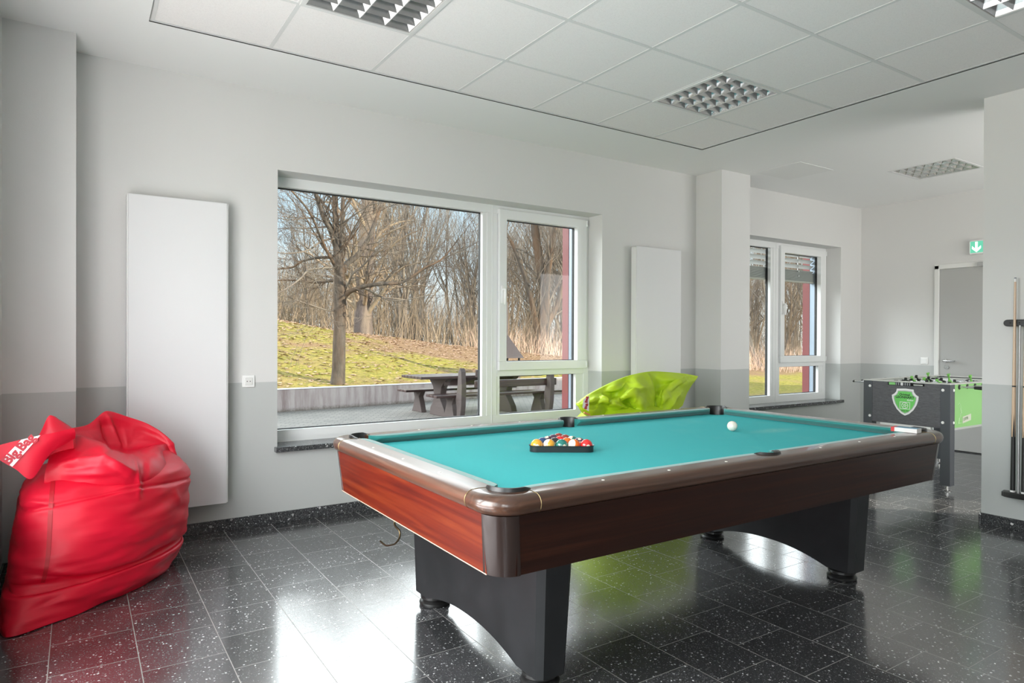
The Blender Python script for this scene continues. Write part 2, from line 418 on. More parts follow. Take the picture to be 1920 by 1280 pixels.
def slab_with_holes(b, x0, x1, y0, y1, hs, z0, z1, m=0):
    xs = sorted({x0, x1, *[h[0] for h in hs], *[h[1] for h in hs]}); ys = sorted({y0, y1, *[h[2] for h in hs], *[h[3] for h in hs]})
    for i in range(len(xs)-1):
        for j in range(len(ys)-1):
            cx, cy = (xs[i]+xs[i+1])/2, (ys[j]+ys[j+1])/2
            if any(h[0] < cx < h[1] and h[2] < cy < h[3] for h in hs): continue
            b.box(xs[i], xs[i+1], ys[j], ys[j+1], z0, z1, m)
slab_with_holes(b, XL-.3, XE+.3, YB-.3, .3, [(GX0, GX, GY1, GY), LD], HC, HC+.12)
ceil = struct('ceiling', b, M['ceiling'])
b = MB(); slab_with_holes(b, GX0, GX, GY1, GY, holes, HC+.006, HC+.03); tag(build('ceiling_panel', b, M['tile'], parent=ceil), kind='structure')
b = MB(); hw = .011
for i in range(-7, 1):
    x = GX+i*T_; x0, x1 = (x, x+2*hw) if i == -7 else (x-2*hw, x) if i == 0 else (x-hw, x+hw)
    b.box(x0, x1, GY1, GY, HC+.0036, HC+.0062)
for j in range(0, 11):
    y = GY-j*T_; y0, y1 = (y-2*hw, y) if j == 0 else (y-hw, y+hw)
    xs = GX0
    b.box(GX0, GX, y0, y1, HC+.0034, HC+.0061)
tag(build('ceiling_grid_bar', b, M['tbar'], parent=ceil), kind='structure')
b = MB(); s_ = .004                           # shadow joint round the tiled field
b.box(GX0-s_, GX+s_, GY, GY+s_, HC-.0006, HC+.004); b.box(GX, GX+s_, GY1, GY, HC-.0006, HC+.004); b.box(GX0-s_, GX0, GY1, GY, HC-.0006, HC+.004)
tag(build('shadow_joint', b, mat('joint_grey', (.22, .22, .21), .8), parent=ceil), kind='structure')

# skirting of dark terrazzo
SK = .075
def skirt(name, boxes):
    b = MB()
    for bx in boxes: b.box(*bx, 0, SK)
    struct(name, b, M['stone'], bevel=.002)
skirt('baseboard_back', [(0.0, 5.40, -.012, 0), (5.845, XE, -.012, 0)])
skirt('baseboard_left_pier', [(XL, .001, -.309, -.297), (-.011, .001, -.297, -.012)])
skirt('baseboard_pier', [(5.388, 5.857, -.342, -.33), (5.388, 5.40, -.33, -.012), (5.845, 5.857, -.33, -.012)])
skirt('baseboard_left', [(XL, XL+.012, YB, -.309)])
skirt('baseboard_right', [(XR-.012, XR, YB, -2.655), (XR-.012, XR+.3, -2.655, -2.643)])
skirt('baseboard_end', [(XE-.012, XE, -.87, -.012)])

# ------------------------------------------------------------------ windows
def window(name, x0, x1, mull, T=None, blind=False, sash=True, sash_w=True, left_hidden=0):
    """fixed light on the left, opening sash over a small light on the right; x along the wall, y outwards"""
    Y0, Y1 = .20, .27
    fr = MB(T); fr.box(x0-.02, x1, Y0, Y1, WZ[1]-.070, WZ[1]+.01)
    fr.box(x0-.02, x1, Y0, Y1, WZ[0]-.01, WZ[0]+.085)
    zl, zh = WZ[0]+.085, WZ[1]-.070
    fr.box(x0-.02, x0+.045, Y0, Y1, zl, zh); fr.box(x1-.055, x1+.01, Y0, Y1, zl, zh)
    fr.box(mull-.052, mull+.052, Y0, Y1, zl, zh)
    fr.box(mull+.052, x1-.055, Y0, Y1, .955, 1.02)
    fr.box(mull-.003, mull+.003, Y0-.004, Y0, WZ[0], WZ[1])
    # beads of the fixed lights
    gl = mull-.095
    fr.box(gl, mull-.052, Y0+.006, Y1, zl, zh)
    fr.box(mull+.052, mull+.085, Y0+.006, Y1, zl, .955)
    fr.box(x1-.145, x1-.055, Y0+.006, Y1, zl, .955)
    root = build(name, fr, M['pvc'], bevel=.004); tag(root, kind='structure')
    g = MB(T)                                     # black gaskets
    def ring(b, a0, a1, c0, c1, t=.007, y=.245):
        b.box(a0, a1, y, y+.03, c0, c0+t); b.box(a0, a1, y, y+.03, c1-t, c1); b.box(a0, a0+t, y, y+.03, c0, c1); b.box(a1-t, a1, y, y+.03, c0, c1)
    ring(g, x0+.044, gl+.004, WZ[0]+.084, WZ[1]-.069); ring(g, mull+.082, x1-.143, WZ[0]+.084, .957)
    tag(build('gasket', g, M['gasket'], parent=root), kind='structure')
    for nm, (a0, a1, c0, c1) in (('p', (x0+.04, gl+.005, WZ[0]+.08, WZ[1]-.065)), ('q', (mull+.08, x1-.14, WZ[0]+.08, .96))):
        p = MB(T); p.box(a0, a1, .255, .259, c0, c1); tag(build('glass_pane', p, M['glass'], parent=root), kind='structure')
    s = MB(T); sx0, sx1, sz0, sz1 = mull+.057, x1-.043, 1.007, 2.425; wd = .078
    s.box(sx0, sx1, .17, .24, sz0, sz0+wd); s.box(sx0, sx1, .17, .24, sz1-wd-.005, sz1); s.box(sx0, sx0+wd, .17, .24, sz0+wd, sz1-wd); s.box(sx1-wd-.035, sx1, .17, .24, sz0+wd, sz1-wd)
    so = build('sash', s, M['pvc'], parent=root, bevel=.004); tag(so, kind='structure')
    s = MB(T); ring(s, sx0+wd-.002, sx1-wd-.033, sz0+wd-.002, sz1-wd-.003, y=.225); tag(build('sash_gasket', s, M['gasket'], parent=so), kind='structure')
    p = MB(T); p.box(sx0+wd-.005, sx1-wd-.03, .232, .236, sz0+wd-.005, sz1-wd); tag(build('sash_glass', p, M['glass'], parent=so), kind='structure')
    h = MB(T); hx = sx0+.035
    h.box(hx-.014, hx+.014, .160, .170, 1.60, 1.75); h.tube([(hx, .165, 1.715), (hx, .135, 1.715)], .011, 10)
    h.tube([(hx, .132, 1.722), (hx, .128, 1.70), (hx, .128, 1.62), (hx, .132, 1.585)], [.010, .012, .011, .008], 10)
    tag(build('window_handle', h, M['white'], parent=root, smooth=True, auto=.6), kind='structure')
    k = MB(T)
    for z in (1.02, 2.36): k.cyl((x1-.045, .165, z), (x1-.045, .165, z+.055), .007, 8)
    tag(build('hinge', k, M['pvc'], parent=root), kind='structure')
    # sill of dark terrazzo
    k = MB(T); k.box(x0-.0, x1, 0, .22, WZ[0]-.035, WZ[0]); k.box(x0-.02, x1+.02, -.045, 0, WZ[0]-.035, WZ[0])
    tag(build('window_sill', k, M['stone'], parent=root, bevel=.003), kind='structure')
    # outside: sheet sill, guide rails and the dark red reveal boards
    k = MB(T); k.box(x0-.03, x1+.03, .27, WT+.06, WZ[0]+.02, WZ[0]+.04)
    for xx, d, w_ in ((x0, 1, .035), (x1, -1, .125)):
        k.box(xx, xx+d*w_, .272, .345, WZ[0], WZ[1]+.02)
    tag(build('guide_rail', k, M['alu'], parent=root), kind='structure')
    k = MB(T)
    for xx, d, w_ in ((x0, 1, .035), (x1, -1, .13)): k.box(xx, xx+d*w_, .345, WT+.02, WZ[0], WZ[1]+.02)
    tag(build('reveal_board', k, M['redpanel'], parent=root), kind='structure')
    return root
w1 = window('window_1', W1[0], W1[1], 3.031)
w2 = window('window_2', W2[0], W2[1], 7.035)
TL = Matrix(((0, -1, 0, XL), (1, 0, 0, 0), (0, 0, 1, 0), (0, 0, 0, 1)))     # x along +Y, y towards -X
w3 = window('window_3', W3[0], W3[1], -2.2, T=TL); w4 = window('window_4_added', W4[0], W4[1], -5.6, T=TL)  # the second is an unseen window added for its fill light
# raised external venetian blind on window 2
b = MB()
for k in range(4): 
    z = 2.355-k*.070
    b.add([(6.05, .285, z+.018), (7.94, .285, z+.018), (7.94, .335, z-.018), (6.05, .335, z-.018), (6.05, .285, z+.014), (7.94, .285, z+.014), (7.94, .335, z-.022), (6.05, .335, z-.022)],
          [(0, 1, 2, 3), (7, 6, 5, 4), (0, 4, 5, 1), (1, 5, 6, 2), (2, 6, 7, 3), (3, 7, 4, 0)])
for k in range(14): b.box(6.05, 7.94, .280, .340, 2.030+k*.0080, 2.0345+k*.0080)
bl = thing('venetian_blind', (7.0, .31, 2.0), 'raised grey slatted blind hanging outside the smaller window', 'blind')
build('slat_stack', b, mat('blind_slats', (.55, .55, .54), .4), parent=bl)
b = MB(); b.box(6.05, 7.94, .278, .342, 2.010, 2.028); build('bottom_rail', b, mat('blind_rail', (.62, .60, .55), .4), parent=bl, bevel=.003)
for x in (6.4, 7.62): b = MB(); b.cyl((x, .30, 2.02), (x, .30, 2.44), .003, 6); build('lift_cord', b, M['chrome'], parent=bl)
for k in range(6): b = MB(); b.cyl((7.60, .275, 2.08+k*.06), (7.60, .275, 2.10+k*.06), .010, 8); build('cord_clip', b, M['chrome'], parent=bl)

# ------------------------------------------------------------------ door with frame
b = MB(); dy0, dy1, dh = -1.86, -.945, 2.125
b.box(XE-.02, XE+.12, dy1, dy1+.05, 0, dh+.045); b.box(XE-.02, XE+.12, dy0-.05, dy0, 0, dh+.045); b.box(XE-.02, XE+.12, dy0-.05, dy1+.05, dh, dh+.055)
dr = struct('door_1', b, mat('door_frame_paint', (.74, .74, .72), .45), bevel=.004)
b = MB(); b.box(XE-.005, XE+.04, dy0, dy1, .012, dh); tag(build('door_leaf', b, M['door'], parent=dr, bevel=.003), kind='structure')
b = MB(); b.box(XE-.004, XE+.3, dy0-.0, dy1, 0, .010); tag(build('threshold', b, M['gasket'], parent=dr), kind='structure')
b = MB(); hy, hz_ = -1.015, 1.046
b.lathe([(.0, -.0), (.026, 0), (.026, .008), (0, .008)], (XE-.014, hy, hz_), 0, 20); b.tube([(XE-.01, hy, hz_), (XE-.055, hy, hz_), (XE-.062, hy-.02, hz_), (XE-.062, hy-.125, hz_)], [.010, .010, .010, .009], 12)
b.lathe([(.014, 0), (.026, 0), (.026, .007), (.014, .007)], (XE-.013, hy-.015, .972), 0, 20); b.box(XE-.012, XE-.005, hy-.018, hy-.012, .955, .985)
tag(build('door_handle', b, M['steel'], parent=dr, smooth=True, auto=.6), kind='structure')
b = MB(); b.box(XE-.055, XE-.005, -1.62, -1.36, dh-.005, dh+.042); tag(build('door_closer', b, mat('closer_grey', (.45, .45, .45), .4, metal=.4), parent=dr, bevel=.004), kind='structure')

# ------------------------------------------------------------------ small fittings
def socket():
    t = thing('wall_socket', (.968, 0, .99), 'white square double-hole wall socket between tall radiator and large window', 'socket')
    b = MB(); b.box(.928, 1.008, -.010, 0, .952, 1.032); build('cover_plate', b, M['white'], parent=t, bevel=.003)
    b = MB(); b.box(.943, .993, -.014, -.010, .967, 1.017); ins = build('insert', b, mat('socket_insert', (.72, .72, .70), .4), parent=t, bevel=.003)
    b = MB(); 
    for dx in (-.0095, .0095): b.cyl((.968+dx, -.0150, .992), (.968+dx, -.0138, .992), .0032, 12)
    build('pin_hole', b, M['void'], parent=ins)
socket()
t = thing('light_switch', (XE, -.782, 1.037), 'white square light switch on the end wall beside the grey door', 'switch')
b = MB(); b.box(XE-.010, XE, -.823, -.741, .996, 1.078); build('cover_plate', b, M['white'], parent=t, bevel=.003)
b = MB(); b.box(XE-.015, XE-.010, -.811, -.753, 1.008, 1.066); build('rocker', b, M['white'], parent=t, bevel=.003)
t = thing('exit_sign', (XE, -1.42, 2.34), 'lit green emergency exit sign with white down arrow above the door', 'sign')
b = MB(); b.box(XE-.05, XE, -1.60, -1.275, 2.262, 2.278); b.box(XE-.05, XE, -1.60, -1.275, 2.406, 2.418); b.box(XE-.05, XE, -1.283, -1.275, 2.262, 2.418); b.box(XE-.05, XE, -1.60, -1.592, 2.262, 2.418)
build('housing', b, M['white'], parent=t, bevel=.002)
b = MB(); b.box(XE-.045, XE-.01, -1.592, -1.283, 2.278, 2.406); pn = build('lit_panel', b, mat('exit_green', (.10, .42, .28), .4, emis=((.12, .50, .34), .8)), parent=t)
m_ew = mat('exit_white', (.9, .95, .92), .4, emis=((.85, 1, .93), 1.3))
b = MB(); ay = -1.345
def yz_poly(b, pts, x0, x1, m=0):
    n = len(pts); b.add([(x0, y, z) for y, z in pts]+[(x1, y, z) for y, z in pts], [tuple(range(n)), tuple(range(2*n-1, n-1, -1))]+[(i, (i+1) % n, n+(i+1) % n, n+i) for i in range(n)], m)
yz_poly(b, [(ay-.012, 2.400), (ay+.012, 2.400), (ay+.012, 2.325), (ay+.044, 2.355), (ay+.044, 2.325), (ay, 2.284), (ay-.044, 2.325), (ay-.044, 2.355), (ay-.012, 2.325)], XE-.047, XE-.045)
build('arrow', b, m_ew, parent=t)
b = MB()
yz_poly(b, [(-1.50, 2.395), (-1.44, 2.395), (-1.44, 2.285), (-1.50, 2.285)], XE-.047, XE-.045)
yz_poly(b, [(-1.545, 2.39), (-1.53, 2.40), (-1.52, 2.385), (-1.53, 2.36), (-1.51, 2.33), (-1.525, 2.285), (-1.54, 2.33), (-1.57, 2.30), (-1.56, 2.345)], XE-.047, XE-.045)
build('running_figure', b, m_ew, parent=t)

# ------------------------------------------------------------------ radiators
def radiator(x0, x1, z0, z1, label):
    t = thing('panel_radiator', ((x0+x1)/2, 0, z0), label, 'radiator', 'tall flat radiators on the window wall')
    b = MB(); b.box(x0+.008, x1-.008, -.105, -.088, z0, z1); build('front_panel', b, M['radiator'], parent=t, bevel=.002)
    b = MB(); b.box(x0, x0+.008, -.100, -.035, z0+.004, z1-.004); b.box(x1-.008, x1, -.100, -.035, z0+.004, z1-.004); b.box(x0, x1, -.100, -.035, z1-.010, z1-.002)
    build('side_cover', b, mat('radiator_side', (.74, .74, .73), .4), parent=t, bevel=.002)
    b = MB(); b.box(x0+.02, x1-.02, -.085, -.045, z0+.02, z1-.02); build('convector', b, M['radiator'], parent=t)
    for z in (z0+.25, z1-.25):
        for x in (x0+.08, x1-.08):
            b = MB(); b.box(x-.02, x+.02, -.045, -.001, z, z+.05); build('wall_bracket', b, M['white'], parent=t)
    for x in (x0+.24, x0+.29):
        b = MB(); b.tube([(x, -.06, z0+.02), (x, -.06, z0-.045), (x, -.045, z0-.055), (x, -.001, z0-.055)], .009, 10)
        b.cyl((x, -.06, z0-.03), (x, -.06, z0-.005), .014, 12)
        build('valve_pipe', b, M['steel'], parent=t, smooth=True, auto=.6)
    return t
radiator(.245, .822, .205, 2.164, 'tall white flat panel radiator between the left pier and the large window')
radiator(4.455, 5.075, .205, 2.176, 'tall white flat panel radiator between the large window and the right pier')

# ------------------------------------------------------------------ ceiling luminaires
def luminaire(x0, x1, y0, y1, label):
    t = thing('ceiling_light', ((x0+x1)/2, (y0+y1)/2, HC), label, 'light', 'square louvred ceiling lights')
    e = .026
    b = MB(); z0, z1 = HC-.003, HC+.004
    b.box(x0, x1, y0, y0+e, z0, z1); b.box(x0, x1, y1-e, y1, z0, z1); b.box(x0, x0+e, y0+e, y1-e, z0, z1); b.box(x1-e, x1, y0+e, y1-e, z0, z1)
    build('frame', b, M['tbar'], parent=t, bevel=.001)
    b = MB(); b.box(x0+.01, x1-.01, y0+.01, y1-.01, HC+.092, HC+.098)
    for a in ((x0+.01, x0+.016, y0+.01, y1-.01), (x1-.016, x1-.01, y0+.01, y1-.01), (x0+.01, x1-.01, y0+.01, y0+.016), (x0+.01, x1-.01, y1-.016, y1-.01)): b.box(*a, HC+.004, HC+.092)
    build('housing', b, M['white'], parent=t)
    ix0, ix1, iy0, iy1 = x0+e, x1-e, y0+e, y1-e; nl, nc = 4, 7; lw = (ix1-ix0)/nl; cw = (iy1-iy0)/nc
    b = MB()                                   # long wedge reflectors (run along Y)
    for k in range(nl+1):
        x = ix0+k*lw; hwt = .034
        for sgn in ((-1, 1) if 0 < k < nl else ((1,) if k == 0 else (-1,))):
            b.add([(x, iy0, HC+.002), (x+sgn*.002, iy0, HC+.002), (x+sgn*.012, iy0, HC+.025), (x+sgn*hwt, iy0, HC+.062), (x, iy0, HC+.062),
                   (x, iy1, HC+.002), (x+sgn*.002, iy1, HC+.002), (x+sgn*.012, iy1, HC+.025), (x+sgn*hwt, iy1, HC+.062), (x, iy1, HC+.062)],
                  [(0, 1, 2, 3, 4), (9, 8, 7, 6, 5), (0, 5, 6, 1), (1, 6, 7, 2), (2, 7, 8, 3), (3, 8, 9, 4), (4, 9, 5, 0)])
    build('lane_reflector', b, M['mirror'], parent=t)
    b = MB()                                   # cross blades
    for k in range(nc+1):
        y = iy0+k*cw
        for q in range(nl):
            xa, xb = ix0+q*lw+.003, ix0+(q+1)*lw-.003
            wt = .020; ya, yb = (y-wt, y+wt)
            if k == 0: ya = y
            if k == nc: yb = y
            b.add([(xa, y-.001, HC+.004), (xb, y-.001, HC+.004), (xb, y+.001, HC+.004), (xa, y+.001, HC+.004), (xa, ya, HC+.050), (xb, ya, HC+.050), (xb, yb, HC+.050), (xa, yb, HC+.050)],
                  [(3, 2, 1, 0), (4, 5, 6, 7), (0, 1, 5, 4), (1, 2, 6, 5), (2, 3, 7, 6), (3, 0, 4, 7)])
    build('cross_blade', b, M['mirror'], parent=t)
    for q in range(nl):
        b = MB(); x = ix0+(q+.5)*lw; b.cyl((x, iy0+.015, HC+.068), (x, iy1-.015, HC+.068), .008, 12); build('fluorescent_tube', b, M['tube'], parent=t, smooth=True, auto=.6)
    return t
LL = ['square louvred ceiling light in the tiles above the left of the large window', 'square louvred ceiling light in the tiles above the pool table, over the pier',
      'square louvred ceiling light cut by the top right edge of the picture']
for (i, j), lb in zip(LIGHTS, LL): luminaire(*cell(i, j), lb)
luminaire(*LD, 'square louvred light in the plain ceiling near the exit sign')
b = MB(); b.box(5.785, 6.335, -.94, -.435, HC-.003, HC+.001)
t = tag(build('ceiling_hatch', b, mat('hatch_paint', (.80, .80, .79), .8), bevel=.001), 'flush square white access hatch in the ceiling above the smaller window', 'hatch')

# ================================================================== POOL TABLE
TX, TY = 2.45, -2.31; PL, PW = 1.27, .635             # centre, half playing length / width
ZC, ZR = .768, .808                                    # cloth, rail top
OX, OY = 1.425, .785                                   # half outer size of the rails
IN = .048                                              # cushion width nose -> wood
table = thing('pool_table', (TX, TY, 0), 'large mahogany pool table with turquoise cloth on two black pedestals', 'pool table')
PCX, PCY, PR = PL+.012, PW+.012, .066                  # corner pocket centre (relative), radius
SPY, SPR = PW+.040, .060                               # side pocket
# slate bed covered with cloth, bites at the pockets
def bed_outline():
    X0, Y0 = PL+.05, PW+.05; pts = []
    def arc(cx, cy, r, a0, a1, n=12): return [(cx+r*math.cos(a0+(a1-a0)*k/n), cy+r*math.sin(a0+(a1-a0)*k/n)) for k in range(n+1)]
    def corner(sx, sy):
        cx, cy = sx*PCX, sy*PCY; r = .060
        ax = math.asin((Y0-PCY)/r) if (Y0-PCY) < r else PI/2
        a_x = math.acos((X0-PCX)/r); a_y = math.asin((Y0-PCY)/r)
        # from the side x = X0 to the side y = Y0, going through the inside
        p = arc(cx, cy, r, 0, 0, 1)[:0]
        st_, en = -a_x, PI-a_y+0
        pts_ = [(r*math.cos(st_-(2*PI-(en-st_))*k/14), r*math.sin(st_-(2*PI-(en-st_))*k/14)) for k in range(15)]
        return [(cx+sx*px, cy+sy*py) for px, py in pts_]
    c = corner(1, 1); pts += c
    pts += [(x, SPY+y) for x, y in [(.05, .01)]+[(.05*math.cos(a), .05*math.sin(a)) for a in np.linspace(0, -PI, 10)]+[(-.05, .01)]]
    c = corner(-1, 1)[::-1]; pts += c
    pts += corner(-1, -1)
    pts += [(x, -SPY+y) for x, y in [(-.05, -.01)]+[(-.05*math.cos(a), .05*math.sin(a)) for a in np.linspace(0, PI, 10)]+[(.05, -.01)]]
    pts += corner(1, -1)[::-1]
    return [(TX+x, TY+y) for x, y in pts]
b = MB(); b.prism(bed_outline(), ZC-.012, ZC); build('cloth_bed', b, M['cloth'], parent=table)
b = MB(); b.box(TX-PL-.02, TX+PL+.02, TY-PW-.02, TY+PW+.02, ZC-.045, ZC-.030)
build('slate', b, M['void'], parent=table)

# cushions
def cushion(p0, p1, inward, c0, c1, name='cushion'):
    """p0->p1 nose line; inward = unit vector towards the bed; c0, c1 = how far the back is longer at both ends"""
    p0, p1 = Vector((*p0, 0)), Vector((*p1, 0)); d = (p1-p0).normalized(); inw = Vector((*inward, 0)); L = (p1-p0).length
    prof = [(-IN, ZR), (-.020, ZR-.0005), (-.008, ZR-.003), (-.0015, ZR-.008), (0, ZR-.0125), (-.004, ZR-.017), (-.018, ZR-.026), (-.030, ZC+.0005), (-IN, ZC+.0005)]
    rings = []
    for s in np.concatenate([[0, .004, .012, .03], np.linspace(.06, L-.06, 9), [L-.03, L-.012, L-.004, L]]):
        ring = []
        for (o_, z) in prof:
            k = -o_/IN                          # 0 at nose .. 1 at back
            s2 = s*(L+(c0+c1)*k)/L - c0*k
            rd = 0
            e = min(s, L-s)
            if e < .03 and k < .5: rd = .010*(1-e/.03)**2*(1-2*k)
            q = p0+d*s2+inw*(o_-rd); ring.append((TX+q.x, TY+q.y, z))
        rings.append(ring)
    b = MB(); b.sweep(rings); return build(name, b, M['cushion'], parent=table, smooth=True, auto=.9)
cg, sg = .058, .060
cushion((-PL, -PW+cg), (-PL, PW-cg), (1, 0), .036, .036)
cushion((PL, -PW+cg), (PL, PW-cg), (-1, 0), .036, .036)
for sy in (-1, 1):
    cushion((-PL+cg, sy*PW), (-sg, sy*PW), (0, -sy), .036, .012)
    cushion((sg, sy*PW), (PL-cg, sy*PW), (0, -sy), .012, .036)
# wooden rails: inner edge -> flat top -> round nose -> underside
def rail(stations, m, name, smooth=True, mats=None):
    rings = []
    for (ix, iy), (ox, oy) in stations:
        I = Vector((ix, iy, 0)); O = Vector((ox, oy, 0)); L = (O-I).length; d = (O-I)/L; r = .034
        prof = [(0, ZR-.045), (0, ZR+.0005)]
        for t in (.35, .7): prof.append(((L-r*1.7)*t, ZR+.001))
        for a in (90, 72, 55, 38, 20, 0, -25, -50): prof.append((L-r+r*math.cos(math.radians(a))-(.0 if a < 90 else .012), ZR-.030+.031*math.sin(math.radians(a)) if a >= 0 else ZR-.030+.034*math.sin(math.radians(a))))
        prof.append((L-.030, ZR-.062)); prof.append((max(.01, L-.06), ZR-.062))
        rings.append([tuple(Vector((TX, TY, z))+I+d*s) for s, z in prof])
    b = MB(); b.sweep(rings, closed=True); return build(name, b, m, parent=table, smooth=True, auto=.7)
WX, WY = PL+IN, PW+IN; CE = .185                      # wood inner lines; corner blocks reach CE along both sides
CB = .175
for sx in (-1, 1):
    ys = np.linspace(-(OY-CB), OY-CB, 9)
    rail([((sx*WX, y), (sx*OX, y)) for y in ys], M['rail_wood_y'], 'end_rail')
def side_in(x):
    return max(WY, SPY+math.sqrt(max(0, SPR**2-x*x))) if abs(x) < SPR else WY
for sy in (-1, 1):
    for xs in (np.concatenate([np.linspace(-(OX-CB), -SPR-.02, 8), [-SPR, -.052, -.045, -.035, -.02, 0, .02, .035, .045, .052, SPR], np.linspace(SPR+.02, OX-CB, 8)]),):
        rail([((x, sy*side_in(x)), (x, sy*OY)) for x in xs], M['rail_wood_x'], 'side_rail')
# rounded corner blocks cut by the pocket circle
RC = .115
for sx in (-1, 1):
    for sy in (-1, 1):
        outer = [(OX-CB, OY), (OX-CB*.85, OY)]
        outer += [(OX-RC+RC*math.sin(a), OY-RC+RC*math.cos(a)) for a in np.linspace(0, PI/2, 13)]
        outer += [(OX, OY-CB*.85), (OX, OY-CB)]
        inner = []
        n = len(outer); pr = PR+.004
        for k in range(n):
            a = math.radians(112-(112+22)*k/(n-1)); inner.append((PCX+pr*math.cos(a), PCY+pr*math.sin(a)))
        inner[0] = (OX-CB, WY); inner[-1] = (WX, OY-CB)
        inner[1] = (PCX+pr*math.cos(math.radians(106)), PCY+pr*math.sin(math.radians(106))); inner[-2] = (PCX+pr*math.cos(math.radians(-16)), PCY+pr*math.sin(math.radians(-16)))
        rail([((sx*i[0], sy*i[1]), (sx*o_[0], sy*o_[1])) for i, o_ in zip(inner, outer)], M['rail_wood_x'], 'corner_block')
        # brass joint lines
        r = .0345
        for (ix, iy, ox, oy, tx, ty) in ((OX-CB, WY, OX-CB, OY, 1, 0), (WX, OY-CB, OX, OY-CB, 0, 1)):
            I = Vector((sx*ix, sy*iy, 0)); O = Vector((sx*ox, sy*oy, 0)); L = (O-I).length; d = (O-I)/L
            b = MB(); pts = [I+d*0+Vector((0, 0, ZR+.0012)), I+d*(L-r*1.7)+Vector((0, 0, ZR+.0012))]
            for a in (90, 72, 55, 38, 20, 0, -25, -50): pts.append(I+d*(L-r+(r+.0004)*math.cos(math.radians(a))-(.0 if a < 90 else .012))+Vector((0, 0, ZR-.030+(.0315 if a >= 0 else .034)*math.sin(math.radians(a)))))
            b.tube([Vector((TX, TY, 0))+p for p in pts], .0011, 6)
            build('brass_joint', b, M['brass'], parent=table, smooth=True)
        # pocket liner with raised rim, and its black cup
        b = MB(); cx, cy = TX+sx*PCX, TY+sy*PCY
        A = np.radians(np.linspace(-42, 132, 26)); rings = []
        for a in A:
            ux, uy = sx*math.cos(a), sy*math.sin(a)
            e = min((a-A[0]), (A[-1]-a)); lift = .010*min(1, e/.5)
            rings.append([(cx+ux*r_, cy+uy*r_, z) for r_, z in ((PR-.004, .70), (PR-.004, ZR+.000+lift*.6), (PR-.001, ZR+.003+lift), (PR+.006, ZR+.003+lift), (PR+.009, ZR+.000), (PR+.004, ZR-.003), (PR+.003, .70))])
        b.sweep(rings); build('pocket_liner', b, M['black'], parent=table, smooth=True, auto=.8)
        b = MB(); b.lathe([(.001, .62), (.060, .62), (.068, .70), (.068, ZC-.013), (.064, ZC-.013), (.064, .70), (.056, .63), (.001, .628)], (cx, cy, 0), 2, 24); build('pocket_cup', b, M['void'], parent=table, smooth=True, auto=.8)
for sy in (-1, 1):
    b = MB(); cx, cy = TX, TY+sy*SPY; A = np.radians(np.linspace(-6, 186, 26)); rings = []
    for a in A:
        ux, uy = math.cos(a), sy*math.sin(a); e = min((a-A[0]), (A[-1]-a)); lift = .007*min(1, e/.4); R_ = SPR-.004
        rings.append([(cx+ux*r_, cy+uy*r_, z) for r_, z in ((R_-.004, .70), (R_-.004, ZR+lift*.6), (R_-.001, ZR+.003+lift), (R_+.005, ZR+.003+lift), (R_+.009, ZR), (R_+.004, ZR-.003), (R_+.003, .70))])
    b.sweep(rings); lin = build('pocket_liner', b, M['black'], parent=table, smooth=True, auto=.8)
    b = MB(); b.lathe([(.001, 0), (.004, 0), (.005, .002), (.001, .003)], (cx+.03, cy+sy*.045, ZR-.012), 1, 12); build('rivet', b, M['chrome'], parent=lin)
    b = MB(); b.lathe([(.001, .62), (.050, .62), (.056, .70), (.056, ZC-.013), (.052, ZC-.013), (.052, .70), (.046, .63), (.001, .628)], (cx, cy, 0), 2, 24); build('pocket_cup', b, M['void'], parent=table, smooth=True, auto=.8)
# sights let into the rails
b_pts = []
for sy in (-1, 1):
    for k in (-3, -2, -1, 1, 2, 3): b_pts.append((TX+k*PL/4, TY+sy*(PW+.095)))
for sx in (-1, 1):
    for k in (-1, 0, 1): b_pts.append((TX+sx*(PL+.095), TY+k*PW/2))
m_sight = mat('white_sight', (.8, .79, .72), .3)
for x, y in b_pts:
    b = MB(); b.lathe([(.0005, 0), (.0055, 0), (.0055, .0016), (.0005, .0018)], (x, y, ZR+.0006), 2, 12); build('sight', b, m_sight, parent=table)
# sloping cabinet panels with rounded dark corners
ZT, ZB = ZR-.061, .555
SX, SY, TPR = OX-.022, OY-.022, .020                   # top half size, taper
RCo, CP = .085, .095
def corner_path(inset, n=10):
    r = RCo
    return [(SX-inset-r+r*math.sin(a), SY-inset-r+r*math.cos(a)) for a in np.linspace(0, PI/2, n)]
for sx in (-1, 1):
    b = MB(); y0 = SY-RCo
    b.add([(TX+sx*SX, TY-y0, ZT), (TX+sx*SX, TY+y0, ZT), (TX+sx*(SX-TPR), TY+y0, ZB), (TX+sx*(SX-TPR), TY-y0, ZB),
           (TX+sx*(SX-.02), TY-y0, ZT), (TX+sx*(SX-.02), TY+y0, ZT), (TX+sx*(SX-TPR-.02), TY+y0, ZB), (TX+sx*(SX-TPR-.02), TY-y0, ZB)],
          [(0, 1, 2, 3), (7, 6, 5, 4), (0, 4, 5, 1), (1, 5, 6, 2), (2, 6, 7, 3), (3, 7, 4, 0)])
    build('end_panel', b, M['mahogany_end'], parent=table)
